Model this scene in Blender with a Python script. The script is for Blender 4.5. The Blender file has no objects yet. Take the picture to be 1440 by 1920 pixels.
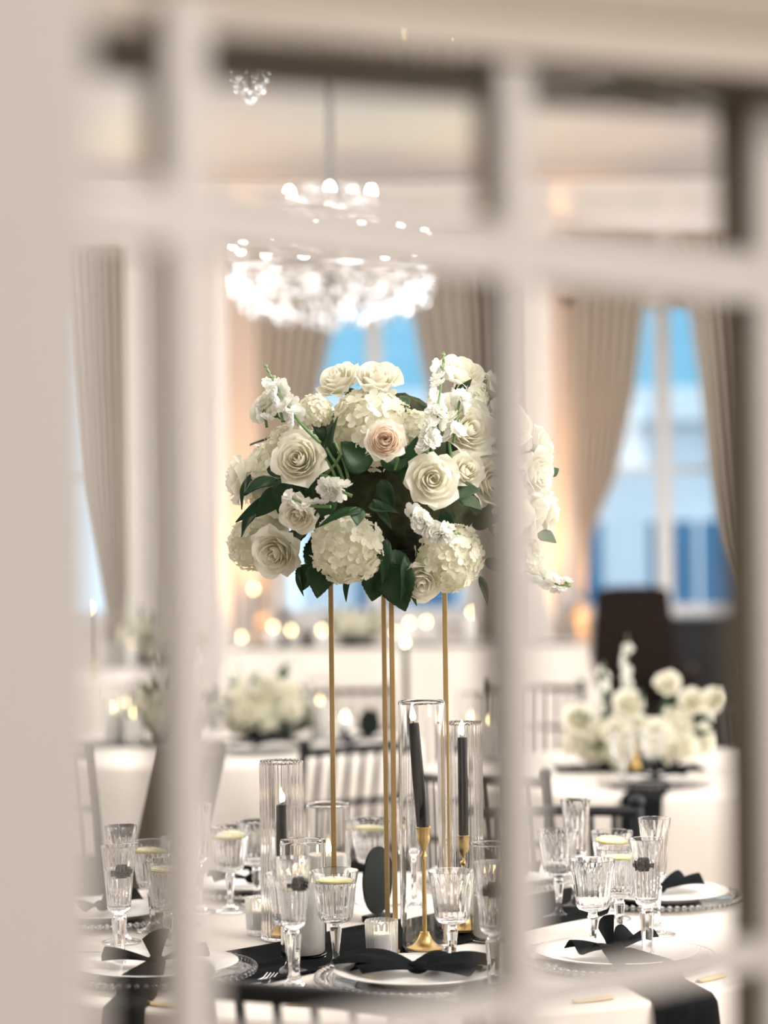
import bpy, bmesh, math, random
from math import sin, cos, pi, sqrt, radians
from mathutils import Vector, Matrix, Quaternion

SC = bpy.context.scene
COL = SC.collection
RND = random.Random(7)

# ------------------------------------------------------------------ camera
FPX = 4300.0                       # focal length in pixels of the 1440 x 1920 frame
CAMZ = 1.47
PITCH = math.atan(60.0 / FPX)
ROLL = 0.0125
FWD = Vector((0, cos(PITCH), sin(PITCH)))
UP0 = Vector((0, -sin(PITCH), cos(PITCH)))
RT0 = Vector((1, 0, 0))
CR = RT0 * cos(ROLL) - UP0 * sin(ROLL)
CU = UP0 * cos(ROLL) + RT0 * sin(ROLL)
cam_d = bpy.data.cameras.new('camera')
cam = bpy.data.objects.new('camera', cam_d)
COL.objects.link(cam)
M = Matrix((CR, CU, -FWD)).transposed().to_4x4()
M.translation = Vector((0, 0, CAMZ))
cam.matrix_world = M
cam_d.sensor_fit = 'HORIZONTAL'
cam_d.sensor_width = 36
cam_d.lens = FPX / 1440 * 36
cam_d.clip_start = 0.05
cam_d.dof.use_dof = True
cam_d.dof.focus_distance = 3.95
cam_d.dof.aperture_fstop = cam_d.lens / 42.0
SC.camera = cam

# ------------------------------------------------------------------ colour, world, lights
SC.view_settings.view_transform = 'Standard'
SC.view_settings.look = 'None'
SC.view_settings.gamma = 1
SC.view_settings.use_curve_mapping = False
SC.view_settings.exposure = 0.15
cy = SC.cycles
cy.max_bounces = 18
cy.diffuse_bounces = 6
cy.glossy_bounces = 6
cy.transmission_bounces = 16
cy.transparent_max_bounces = 24
cy.sample_clamp_indirect = 6
cy.sample_clamp_direct = 0
cy.use_denoising = True
cy.denoiser = 'OPENIMAGEDENOISE'
cy.use_adaptive_sampling = False

W = bpy.data.worlds.new('sky')
SC.world = W
W.use_nodes = True
bg = W.node_tree.nodes['Background']
bg.inputs['Color'].default_value = (0.63, 0.84, 1.0, 1)
bg.inputs['Strength'].default_value = 1.7


def area_light(name, loc, size, power, colour, rot=(0, 0, 0)):
    d = bpy.data.lights.new(name, 'AREA')
    d.shape = 'RECTANGLE'
    d.size, d.size_y = size
    d.energy = power
    d.color = colour
    o = bpy.data.objects.new(name, d)
    o.location = loc
    o.rotation_euler = rot
    COL.objects.link(o)
    return o


def spot(name, loc, target, power, colour, angle=60, blend=1.0, r=0.05):
    d = bpy.data.lights.new(name, 'SPOT')
    d.energy = power
    d.color = colour
    d.spot_size = radians(angle)
    d.spot_blend = blend
    d.shadow_soft_size = r
    o = bpy.data.objects.new(name, d)
    o.location = loc
    o.rotation_euler = (Vector(target) - Vector(loc)).to_track_quat('-Z', 'Y').to_euler()
    COL.objects.link(o)
    return o


WARM = (1.0, 0.95, 0.91)
area_light('ceiling_fill_near', (0.6, 2.9, 3.9), (3.0, 2.0), 28, WARM)  # this and the next two: unseen fills added for even room brightness
area_light('ceiling_fill_mid', (0, 7.4, 3.9), (6, 4), 70, WARM)
area_light('ceiling_fill_far', (0, 11.0, 3.9), (8, 1.2), 60, WARM)
area_light('side_fill_right', (6.6, 7.5, 1.9), (7.0, 2.6), 270, (1.0, 0.97, 0.97), (radians(90), 0, radians(90)))  # added fill at the side wall, no window is built there
area_light('side_fill_left', (-6.6, 9.5, 1.9), (6.0, 2.6), 230, (1.0, 0.97, 0.97), (radians(90), 0, radians(-90)))  # added fill on the opposite side, also without a window
area_light('upward_fill_right', (5.8, 12.5, 2.9), (6.0, 0.5), 120, (1.0, 0.97, 0.97), (radians(90), radians(-38), radians(90)))  # this pair: unseen fills added to brighten the ceiling, no cove is built
area_light('upward_fill_left', (-5.8, 12.5, 2.9), (6.0, 0.5), 120, (1.0, 0.97, 0.97), (radians(90), radians(38), radians(-90)))
area_light('front_fill', (2.2, 3.3, 2.9), (2.2, 1.2), 125, WARM, (radians(62), 0, radians(25)))  # unseen fill added to light the flowers from the front
area_light('corridor_fill', (1.9, -1.2, 2.2), (1.6, 1.4), 80, (1.0, 0.935, 0.885), (radians(68), 0, radians(42)))  # unseen light added behind the camera for the door's front faces


# ------------------------------------------------------------------ pixel <-> place
def ray(px, py):
    return FWD + CR * ((px - 720) / FPX) - CU * ((py - 960) / FPX)


def dep(px, py, Y):
    d = ray(px, py)
    return Vector((0, 0, CAMZ)) + d * (Y / d.y)


def tab(px, py, z=0.76):
    d = ray(px, py)
    return Vector((0, 0, CAMZ)) + d * ((z - CAMZ) / d.z)


# ------------------------------------------------------------------ materials
def mat(name, col, rough=0.5, metal=0.0, noise=None, bump=0.0, bscale=200.0, sheen=0.0, spec=0.5, stretch=None):
    m = bpy.data.materials.new(name)
    m.use_nodes = True
    nt = m.node_tree
    b = nt.nodes['Principled BSDF']
    b.inputs['Base Color'].default_value = (*col, 1)
    b.inputs['Roughness'].default_value = rough
    b.inputs['Metallic'].default_value = metal
    b.inputs['Specular IOR Level'].default_value = spec
    if sheen:
        b.inputs['Sheen Weight'].default_value = sheen
    tc = nt.nodes.new('ShaderNodeTexCoord')
    src = tc.outputs['Object']
    if stretch:
        mp = nt.nodes.new('ShaderNodeMapping')
        mp.inputs['Scale'].default_value = stretch
        nt.links.new(src, mp.inputs['Vector'])
        src = mp.outputs['Vector']
    if noise:
        col2, sc = noise
        n = nt.nodes.new('ShaderNodeTexNoise')
        n.inputs['Scale'].default_value = sc
        n.inputs['Detail'].default_value = 4
        nt.links.new(src, n.inputs['Vector'])
        r = nt.nodes.new('ShaderNodeValToRGB')
        r.color_ramp.elements[0].position = 0.35
        r.color_ramp.elements[1].position = 0.68
        r.color_ramp.elements[0].color = (*col, 1)
        r.color_ramp.elements[1].color = (*col2, 1)
        nt.links.new(n.outputs['Fac'], r.inputs['Fac'])
        nt.links.new(r.outputs['Color'], b.inputs['Base Color'])
    if bump:
        n2 = nt.nodes.new('ShaderNodeTexNoise')
        n2.inputs['Scale'].default_value = bscale
        nt.links.new(src, n2.inputs['Vector'])
        bp = nt.nodes.new('ShaderNodeBump')
        bp.inputs['Strength'].default_value = bump
        bp.inputs['Distance'].default_value = 0.002
        nt.links.new(n2.outputs['Fac'], bp.inputs['Height'])
        nt.links.new(bp.outputs['Normal'], b.inputs['Normal'])
    return m


def emit(name, col, strength):
    m = bpy.data.materials.new(name)
    m.use_nodes = True
    nt = m.node_tree
    nt.nodes.remove(nt.nodes['Principled BSDF'])
    e = nt.nodes.new('ShaderNodeEmission')
    e.inputs['Color'].default_value = (*col, 1)
    e.inputs['Strength'].default_value = strength
    nt.links.new(e.outputs[0], nt.nodes['Material Output'].inputs['Surface'])
    return m


def glass(name, col=(1, 1, 1), ior=1.5, rough=0.0):
    m = bpy.data.materials.new(name)
    m.use_nodes = True
    b = m.node_tree.nodes['Principled BSDF']
    b.inputs['Base Color'].default_value = (*col, 1)
    b.inputs['Transmission Weight'].default_value = 1
    b.inputs['Roughness'].default_value = rough
    b.inputs['IOR'].default_value = ior
    return m


def milky(m, f):
    """mix a little translucent white into a glass, for frosting, or as caustic brightness put into cut crystal"""
    nt = m.node_tree
    b = nt.nodes['Principled BSDF']
    t = nt.nodes.new('ShaderNodeBsdfTranslucent')
    t.inputs['Color'].default_value = (0.93, 0.95, 0.98, 1)
    d = nt.nodes.new('ShaderNodeBsdfDiffuse')
    d.inputs['Color'].default_value = (0.93, 0.95, 0.98, 1)
    a = nt.nodes.new('ShaderNodeMixShader')
    a.inputs[0].default_value = 0.4
    mx = nt.nodes.new('ShaderNodeMixShader')
    mx.inputs[0].default_value = f
    nt.links.new(t.outputs[0], a.inputs[1])
    nt.links.new(d.outputs[0], a.inputs[2])
    nt.links.new(b.outputs[0], mx.inputs[1])
    nt.links.new(a.outputs[0], mx.inputs[2])
    nt.links.new(mx.outputs[0], nt.nodes['Material Output'].inputs['Surface'])


def thin_glass(name, tint=(1, 1, 1), refl=1.5):
    m = bpy.data.materials.new(name)
    m.use_nodes = True
    nt = m.node_tree
    nt.nodes.remove(nt.nodes['Principled BSDF'])
    t = nt.nodes.new('ShaderNodeBsdfTransparent')
    t.inputs['Color'].default_value = (*tint, 1)
    g = nt.nodes.new('ShaderNodeBsdfGlossy')
    g.inputs['Roughness'].default_value = 0.02
    f = nt.nodes.new('ShaderNodeFresnel')
    f.inputs['IOR'].default_value = refl
    mx = nt.nodes.new('ShaderNodeMixShader')
    nt.links.new(f.outputs[0], mx.inputs[0])
    nt.links.new(t.outputs[0], mx.inputs[1])
    nt.links.new(g.outputs[0], mx.inputs[2])
    nt.links.new(mx.outputs[0], nt.nodes['Material Output'].inputs['Surface'])
    return m


def petal_mat(name, c1, c2, trans=0.3, rough=0.55):
    """diffuse + translucent petal or leaf; colour varies a little from petal to petal"""
    m = bpy.data.materials.new(name)
    m.use_nodes = True
    nt = m.node_tree
    nt.nodes.remove(nt.nodes['Principled BSDF'])
    g = nt.nodes.new('ShaderNodeNewGeometry')
    r = nt.nodes.new('ShaderNodeValToRGB')
    r.color_ramp.elements[0].color = (*c1, 1)
    r.color_ramp.elements[1].color = (*c2, 1)
    nt.links.new(g.outputs['Random Per Island'], r.inputs['Fac'])
    d = nt.nodes.new('ShaderNodeBsdfPrincipled')
    d.inputs['Roughness'].default_value = rough
    d.inputs['Specular IOR Level'].default_value = 0.25
    t = nt.nodes.new('ShaderNodeBsdfTranslucent')
    mx = nt.nodes.new('ShaderNodeMixShader')
    mx.inputs[0].default_value = trans
    nt.links.new(r.outputs['Color'], d.inputs['Base Color'])
    nt.links.new(r.outputs['Color'], t.inputs['Color'])
    nt.links.new(d.outputs[0], mx.inputs[1])
    nt.links.new(t.outputs[0], mx.inputs[2])
    nt.links.new(mx.outputs[0], nt.nodes['Material Output'].inputs['Surface'])
    return m


MT = {}
MT['paint'] = mat('white_paint', (0.78, 0.74, 0.70), 0.45, noise=((0.76, 0.72, 0.68), 6), bump=0.05, bscale=80)
MT['plaster'] = mat('plaster', (0.80, 0.75, 0.72), 0.8, noise=((0.77, 0.72, 0.69), 3))
MT['ceiling'] = mat('ceiling_plaster', (0.84, 0.82, 0.81), 0.9, noise=((0.82, 0.80, 0.79), 2))
MT['floor'] = mat('carpet', (0.20, 0.16, 0.12), 0.95, noise=((0.26, 0.21, 0.16), 30), bump=0.3)
MT['curtain'] = mat('taupe_curtain', (0.47, 0.42, 0.36), 0.85, noise=((0.43, 0.385, 0.325), 25), sheen=0.2)
MT['linen'] = mat('ivory_linen', (0.80, 0.75, 0.69), 0.85, noise=((0.77, 0.72, 0.66), 60), bump=0.15, bscale=600, sheen=0.15)
MT['black_cloth'] = mat('black_cloth', (0.007, 0.008, 0.009), 0.8, noise=((0.011, 0.013, 0.015), 80), bump=0.2, bscale=500, spec=0.03)
MT['black_wood'] = mat('black_lacquer', (0.006, 0.0075, 0.009), 0.4, noise=((0.010, 0.012, 0.014), 20), spec=0.3)
MT['black_wax'] = mat('black_wax', (0.009, 0.011, 0.011), 0.4, noise=((0.013, 0.015, 0.015), 15), spec=0.12)
MT['gold'] = mat('brushed_gold', (0.62, 0.43, 0.17), 0.32, 1.0, noise=((0.55, 0.38, 0.15), 40))
MT['gold_satin'] = mat('satin_gold_paint', (0.40, 0.285, 0.135), 0.5, 0.6, noise=((0.36, 0.25, 0.115), 30))
MT['silver'] = mat('silver', (0.8, 0.8, 0.8), 0.2, 1.0, noise=((0.7, 0.7, 0.7), 30))
MT['pewter'] = mat('grey_metal', (0.20, 0.195, 0.19), 0.5, 0.3, noise=((0.17, 0.165, 0.16), 30))
MT['wax'] = mat('white_wax', (0.86, 0.84, 0.80), 0.5, noise=((0.83, 0.81, 0.77), 12))
MT['china'] = mat('white_china', (0.84, 0.82, 0.79), 0.25, noise=((0.82, 0.80, 0.77), 5))
MT['crystal'] = glass('cut_crystal', (1, 1, 1), 1.52)
milky(MT['crystal'], 0.025)  # white mixed in stands for bright caustic light in the crystal
MT['water'] = glass('water', (1, 1, 1), 1.33)
MT['cyl_glass'] = glass('clear_glass', (0.985, 0.99, 0.99), 1.47)
MT['votive_glass'] = glass('ribbed_votive_glass', (0.97, 0.985, 1.0), 1.47, 0.04)
milky(MT['votive_glass'], 0.22)
MT['pane'] = thin_glass('window_pane', (0.97, 0.985, 1.0), 1.3)
MT['door_pane'] = thin_glass('door_pane', (0.985, 0.99, 0.985), 1.08)
MT['side_shade_paint'] = mat('side_shade_paint', (0.155, 0.125, 0.085), 0.6, noise=((0.14, 0.113, 0.077), 8))  # shade on the muntin and stile sides put into the colour
MT['head_shade'] = mat('head_shade_paint', (0.10, 0.08, 0.055), 0.6, noise=((0.09, 0.072, 0.05), 8))  # shade under the door head put into the colour
MT['trim_paint'] = mat('trim_shade_paint', (0.62, 0.55, 0.47), 0.5, noise=((0.60, 0.53, 0.45), 6))  # trim face darkened in its colour to stand for shade
MT['casing_shade'] = mat('casing_shade_paint', (0.45, 0.385, 0.31), 0.5, noise=((0.43, 0.365, 0.295), 6))  # shade on the casing above the door put into the colour
MT['flame'] = emit('flame', (1.0, 0.72, 0.36), 28)
MT['bulb'] = emit('lamp_bulb', (1.0, 0.88, 0.72), 100)
MT['lemon'] = mat('lemon_peel', (0.80, 0.74, 0.26), 0.4, noise=((0.76, 0.70, 0.22), 60))
MT['lemon_flesh'] = mat('lemon_flesh', (0.88, 0.86, 0.62), 0.3, noise=((0.84, 0.82, 0.6), 150))
MT['berry'] = mat('blackberry', (0.006, 0.003, 0.005), 0.35, noise=((0.014, 0.006, 0.01), 200), spec=0.25)
MT['sign'] = mat('black_acrylic_sign', (0.007, 0.012, 0.010), 0.35, noise=((0.010, 0.016, 0.014), 10), spec=0.15)
MT['brown'] = mat('brown_leather', (0.014, 0.009, 0.008), 0.7, noise=((0.020, 0.013, 0.011), 30), spec=0.06)
MT['olive'] = mat('brown_fabric', (0.06, 0.048, 0.032), 0.85, noise=((0.08, 0.064, 0.045), 40))
MT['petal'] = petal_mat('ivory_petal', (0.88, 0.86, 0.75), (0.93, 0.92, 0.84), 0.5)
MT['petal_white'] = petal_mat('white_petal', (0.87, 0.87, 0.81), (0.92, 0.92, 0.88), 0.28)
MT['petal_blush'] = petal_mat('blush_petal', (0.94, 0.84, 0.73), (0.95, 0.88, 0.79), 0.5)
MT['hydrangea'] = petal_mat('hydrangea_petal', (0.84, 0.83, 0.68), (0.92, 0.91, 0.80), 0.4)
MT['leaf'] = petal_mat('dark_leaf', (0.012, 0.042, 0.016), (0.024, 0.068, 0.026), 0.12, 0.4)
MT['leaf_grey'] = petal_mat('grey_green_leaf', (0.06, 0.11, 0.06), (0.09, 0.15, 0.085), 0.15, 0.45)
MT['stem'] = mat('green_stem', (0.10, 0.20, 0.07), 0.5, noise=((0.14, 0.26, 0.10), 50))
MT['bud'] = petal_mat('green_bud', (0.20, 0.32, 0.14), (0.42, 0.50, 0.28), 0.2)
MT['moss'] = mat('dark_moss', (0.018, 0.024, 0.010), 0.95, noise=((0.05, 0.06, 0.02), 60), bump=0.8, bscale=120)
MT['win_white'] = mat('window_paint', (0.80, 0.80, 0.80), 0.4, noise=((0.78, 0.78, 0.78), 5))
MT['facade'] = mat('facade_render', (0.75, 0.76, 0.78), 0.8, noise=((0.70, 0.71, 0.73), 2))
MT['facade_blue'] = mat('blue_cladding', (0.16, 0.36, 0.46), 0.6, noise=((0.2, 0.42, 0.5), 3))
MT['far_glass'] = mat('far_window_glass', (0.05, 0.16, 0.28), 0.15, noise=((0.06, 0.20, 0.34), 2))
MT['asphalt'] = mat('street', (0.3, 0.3, 0.3), 0.9, noise=((0.35, 0.35, 0.35), 4))
m_ = mat('chandelier_crystal', (0.97, 0.97, 0.97), 0.04, noise=((0.9, 0.9, 0.92), 20), spec=1.0)
_b = m_.node_tree.nodes['Principled BSDF']
_b.inputs['Transmission Weight'].default_value = 0.9
MT['chandelier'] = m_


# ------------------------------------------------------------------ mesh building
class MB:
    def __init__(self):
        self.v, self.f = [], []

    def add(self, verts, faces):
        o = len(self.v)
        self.v.extend([tuple(p) for p in verts])
        self.f.extend([tuple(i + o for i in q) for q in faces])

    def merge(self, other, mtx=None):
        vs = other.v if mtx is None else [tuple(mtx @ Vector(p)) for p in other.v]
        self.add(vs, other.f)

    def box(self, x0, x1, y0, y1, z0, z1, mtx=None, bev=0.0):
        """box whose twelve edges carry a chamfer of width bev"""
        if bev <= 0:
            v = [(x, y, z) for x in (x0, x1) for y in (y0, y1) for z in (z0, z1)]
            f = [(0, 1, 3, 2), (4, 6, 7, 5), (0, 4, 5, 1), (2, 3, 7, 6), (0, 2, 6, 4), (1, 5, 7, 3)]
        else:
            bm = bmesh.new()
            bmesh.ops.create_cube(bm, size=1)
            for p in bm.verts:
                p.co = Vector(((x0 + x1) / 2 + p.co.x * (x1 - x0), (y0 + y1) / 2 + p.co.y * (y1 - y0), (z0 + z1) / 2 + p.co.z * (z1 - z0)))
            bmesh.ops.bevel(bm, geom=bm.edges[:], offset=bev, segments=2, affect='EDGES', profile=0.5)
            bm.verts.index_update()
            v = [tuple(p.co) for p in bm.verts]
            f = [tuple(p.index for p in q.verts) for q in bm.faces]
            bm.free()
        if mtx is not None:
            v = [tuple(mtx @ Vector(p)) for p in v]
        self.add(v, f)

    def lathe(self, prof, n=32, c=(0, 0, 0), mod=None, close=False):
        """prof: list of (r, z); mod(r, z, angle, k) -> r"""
        v, f = [], []
        ring = []
        for k, (r, z) in enumerate(prof):
            if r < 1e-6:
                ring.append([len(v)])
                v.append((c[0], c[1], c[2] + z))
            else:
                idx = []
                for i in range(n):
                    a = 2 * pi * i / n
                    rr = mod(r, z, a, k) if mod else r
                    idx.append(len(v))
                    v.append((c[0] + rr * cos(a), c[1] + rr * sin(a), c[2] + z))
                ring.append(idx)
        pairs = list(zip(ring[:-1], ring[1:]))
        if close:
            pairs.append((ring[-1], ring[0]))
        for A, B in pairs:
            if len(A) == 1 and len(B) == 1:
                continue
            for i in range(n):
                j = (i + 1) % n
                if len(A) == 1:
                    f.append((A[0], B[j], B[i]))
                elif len(B) == 1:
                    f.append((A[i], A[j], B[0]))
                else:
                    f.append((A[i], A[j], B[j], B[i]))
        self.add(v, f)

    def tube(self, pts, rad, n=8, cap=True):
        pts = [Vector(p) for p in pts]
        if not isinstance(rad, (list, tuple)):
            rad = [rad] * len(pts)
        v, f = [], []
        up = Vector((0, 0, 1))
        t0 = (pts[1] - pts[0]).normalized()
        if abs(t0.dot(up)) > 0.95:
            up = Vector((1, 0, 0))
        nrm = t0.cross(up).normalized()
        for k, p in enumerate(pts):
            t = (pts[min(k + 1, len(pts) - 1)] - pts[max(k - 1, 0)]).normalized()
            nrm = (nrm - t * nrm.dot(t)).normalized()
            b = t.cross(nrm)
            for i in range(n):
                a = 2 * pi * i / n
                v.append(tuple(p + (nrm * cos(a) + b * sin(a)) * rad[k]))
        for k in range(len(pts) - 1):
            for i in range(n):
                j = (i + 1) % n
                f.append((k * n + i, k * n + j, (k + 1) * n + j, (k + 1) * n + i))
        if cap:
            f.append(tuple(reversed(range(n))))
            f.append(tuple((len(pts) - 1) * n + i for i in range(n)))
        self.add(v, f)

    def grid(self, fn, nu, nv):
        """fn(u, v) -> point, u and v in 0..1"""
        v = [tuple(fn(i / nu, j / nv)) for j in range(nv + 1) for i in range(nu + 1)]
        w = nu + 1
        f = [(j * w + i, j * w + i + 1, (j + 1) * w + i + 1, (j + 1) * w + i) for j in range(nv) for i in range(nu)]
        self.add(v, f)

    def slab(self, fn, nu, nv, th):
        """grid() with real thickness th along its normals"""
        P = [[Vector(fn(i / nu, j / nv)) for i in range(nu + 1)] for j in range(nv + 1)]
        N = []
        for j in range(nv + 1):
            row = []
            for i in range(nu + 1):
                a = P[j][min(i + 1, nu)] - P[j][max(i - 1, 0)]
                b = P[min(j + 1, nv)][i] - P[max(j - 1, 0)][i]
                n = a.cross(b)
                row.append(n.normalized() if n.length > 1e-12 else Vector((0, 0, 1)))
            N.append(row)
        w = nu + 1
        v = [P[j][i] + N[j][i] * th / 2 for j in range(nv + 1) for i in range(w)]
        v += [P[j][i] - N[j][i] * th / 2 for j in range(nv + 1) for i in range(w)]
        o = w * (nv + 1)
        f = []
        for j in range(nv):
            for i in range(nu):
                a, b, c, d = j * w + i, j * w + i + 1, (j + 1) * w + i + 1, (j + 1) * w + i
                f.append((a, b, c, d))
                f.append((o + d, o + c, o + b, o + a))
        for i in range(nu):
            f.append((i + 1, i, o + i, o + i + 1))
            e = nv * w
            f.append((e + i, e + i + 1, o + e + i + 1, o + e + i))
        for j in range(nv):
            f.append((j * w, (j + 1) * w, o + (j + 1) * w, o + j * w))
            f.append(((j + 1) * w + nu, j * w + nu, o + j * w + nu, o + (j + 1) * w + nu))
        self.add(v, f)

    def ball(self, c, r, n=10, m=6, sc=(1, 1, 1)):
        prof = [(sin(pi * k / m) * r, -cos(pi * k / m) * r) for k in range(m + 1)]
        prof[0] = (0, -r)
        prof[-1] = (0, r)
        t = MB()
        t.lathe(prof, n)
        self.add([(c[0] + x * sc[0], c[1] + y * sc[1], c[2] + z * sc[2]) for x, y, z in t.v], t.f)

    def mesh(self, name, material, smooth=True, angle=None):
        me = bpy.data.meshes.new(name)
        me.from_pydata(self.v, [], self.f)
        mats = material if isinstance(material, (list, tuple)) else [material]
        for m in mats:
            me.materials.append(m)
        if smooth:
            me.polygons.foreach_set('use_smooth', [True] * len(me.polygons))
            if angle:
                me.set_sharp_from_angle(angle=radians(angle))
        me.update()
        return me

    def obj(self, name, material, parent=None, smooth=True, angle=40, loc=None):
        return link(name, self.mesh(name, material, smooth, angle), parent, loc)


def link(name, me, parent=None, loc=None, rot=None, scale=None):
    o = bpy.data.objects.new(name, me)
    COL.objects.link(o)
    if parent:
        o.parent = parent
    if loc is not None:
        o.location = loc
    if rot is not None:
        if isinstance(rot, Quaternion):
            o.rotation_mode = 'QUATERNION'
            o.rotation_quaternion = rot
        else:
            o.rotation_euler = rot
    if scale is not None:
        o.scale = scale if isinstance(scale, (tuple, list)) else (scale, scale, scale)
    return o


def tag(o, label=None, cat=None, group=None, kind=None):
    if label:
        o['label'] = label
    if cat:
        o['category'] = cat
    if group:
        o['group'] = group
    if kind:
        o['kind'] = kind
    return o


def thing(name, label, cat, loc=(0, 0, 0), rz=0.0, group=None, scale=None):
    o = link(name, None, None, loc, (0, 0, rz), scale)
    o.empty_display_size = 0.05
    return tag(o, label, cat, group)


def kids(o):
    return [c for c in COL.objects if c.parent == o]


CHILD = {}


def copy_tree(o, parent=None, tree=None):
    """copy of a thing, its parts and their sub-parts (mesh data shared)"""
    c = o.copy()
    COL.objects.link(c)
    c.parent = parent
    for ch in o.children:
        copy_tree(ch, c)
    return c


def place(o, loc, rz=0.0, label=None, group=None):
    o.location = loc
    o.rotation_euler = (0, 0, rz)
    if label:
        o['label'] = label
    if group:
        o['group'] = group
    return o


def struct(name, mb, material, parent=None, smooth=False):
    o = mb.obj(name, material, parent, smooth)
    if parent is None:
        o['kind'] = 'structure'
    return o


# ================================================================== SETTING
WALLY = 16.0
CEIL = 4.0
b = MB(); b.box(-7.2, 7.2, -3.2, WALLY + 0.3, -0.1, 0)
struct('floor', b, MT['floor'])
b = MB(); b.box(-7.2, 7.2, -3.2, WALLY + 0.3, CEIL, CEIL + 0.1)
struct('ceiling', b, MT['ceiling'])
b = MB(); b.box(-7.2, -7.0, -3.2, WALLY + 0.3, 0, CEIL)
struct('wall_left', b, MT['plaster'])
b = MB(); b.box(7.0, 7.2, -3.2, WALLY + 0.3, 0, CEIL)
struct('wall_right', b, MT['plaster'])
b = MB(); b.box(-7.2, 7.2, -3.4, -3.2, 0, CEIL)
struct('wall_rear', b, MT['plaster'])


def wx(px):                           # px across -> X on the far wall
    return (px - 720) / FPX * WALLY


SILL, HEAD, HALF = 0.93, 3.22, 0.70
WINS = [wx(40), wx(705), wx(1250)]
b = MB()
xs = [-7.0]
for c in WINS:
    xs += [c - HALF, c + HALF]
xs.append(7.0)
for k in range(0, len(xs), 2):
    b.box(xs[k], xs[k + 1], WALLY, WALLY + 0.3, 0, CEIL)
for c in WINS:
    b.box(c - HALF, c + HALF, WALLY, WALLY + 0.3, 0, SILL)
    b.box(c - HALF, c + HALF, WALLY, WALLY + 0.3, HEAD, CEIL)
struct('wall_back', b, MT['plaster'])
b = MB()
prof = [(0, 0), (0.03, 0.02), (0.05, 0.07), (0.10, 0.11), (0.13, 0.17), (0.16, 0.18), (0.16, 0.22), (0, 0.22)]
v = [(x, WALLY - p, CEIL - 0.24 + z) for x in (-7, 7) for p, z in prof]
n = len(prof)
b.add(v, [(k, (k + 1) % n, n + (k + 1) % n, n + k) for k in range(n)])
struct('trim_1', b, MT['paint'])
b = MB(); b.box(-7, 7, WALLY - 0.03, WALLY, 0, 0.18, bev=0.004)
struct('baseboard_back', b, MT['paint'])

for i, c in enumerate(WINS):
    w = thing('window_%d' % (i + 1), ['tall daylit window half hidden behind the left curtain', 'tall blue daylit window behind the tall flower arrangement',
              'tall blue daylit window on the right with white muntins'][i], 'window', (c, WALLY + 0.12, SILL))
    w['kind'] = 'structure'
    H = HEAD - SILL
    f = MB()
    f.box(-HALF, -HALF + 0.08, 0, 0.09, 0, H, bev=0.006); f.box(HALF - 0.08, HALF, 0, 0.09, 0, H, bev=0.006)
    f.box(-HALF, HALF, 0, 0.09, H - 0.09, H, bev=0.006); f.box(-HALF, HALF, 0, 0.09, 0, 0.09, bev=0.006)
    f.box(-0.055, 0.055, -0.01, 0.08, 0.09, H - 0.09, bev=0.006)
    f.obj('window_frame', MT['win_white'], w, False)
    for (x0, x1) in ((-HALF + 0.08, -0.055), (0.055, HALF - 0.08)):
        for (z0, z1) in ((0.09, 1.02), (1.06, H - 0.09)):
            p = MB(); p.box(x0, x1, 0.035, 0.043, z0, z1)
            p.obj('pane', MT['pane'], w, False)
        m2 = MB(); m2.box(x0, x1, 0.0, 0.07, 1.02, 1.06, bev=0.005)
        m2.obj('muntin', MT['win_white'], w, False)
    s = MB(); s.box(-HALF - 0.05, HALF + 0.05, -0.2, 0.0, -0.04, 0.0, bev=0.008)
    s.obj('window_sill', MT['paint'], w, False)

# pilasters of the far wall, proud of the plaster
for k, (a, c) in enumerate(((243, 312), (400, 432), (972, 1030))):
    b = MB()
    b.box(wx(a), wx(c), WALLY - 0.16, WALLY, 0.0, CEIL - 0.25, bev=0.01)
    b.box(wx(a) - 0.03, wx(c) + 0.03, WALLY - 0.19, WALLY, 0, 0.22, bev=0.01)
    b.box(wx(a) - 0.03, wx(c) + 0.03, WALLY - 0.19, WALLY, CEIL - 0.42, CEIL - 0.28, bev=0.01)
    struct('trim_%d' % (k + 2), b, MT['paint'])

# warm uplighters at the piers
for k, px in enumerate((462, 1064)):
    x = wx(px)
    t = thing('uplighter', ['small round floor uplighter glowing amber at the left wall pier', 'small round floor uplighter glowing amber at the right wall pier'][k], 'lamp', (x, WALLY - 0.5, 0))
    u = MB(); u.lathe([(0, 0), (0.07, 0), (0.075, 0.01), (0.075, 0.13), (0.068, 0.14), (0.06, 0.13), (0.06, 0.1), (0, 0.1)], 20)
    u.obj('body', MT['black_wood'], t)
    u = MB(); u.lathe([(0, 0.105), (0.055, 0.105), (0.055, 0.115), (0, 0.118)], 20)
    u.obj('lens', emit('amber_lens', (1, 0.55, 0.2), 6), t)
    spot('amber_beam', (x, WALLY - 0.5, 0.16), (x, WALLY, 2.3), 380, (1.0, 0.47, 0.17), 30, 1.0, 0.04)
    spot('amber_wash', (x, WALLY - 0.5, 0.16), (x - 0.3, WALLY - 1.7, CEIL), 150, (1.0, 0.62, 0.36), 40, 1.0, 0.04)
    spot('green_wash', (x, WALLY - 0.5, 0.16), (x - 1.0, WALLY - 2.2, CEIL), 70, (0.55, 1.0, 0.5), 32, 1.0, 0.04)


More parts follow.
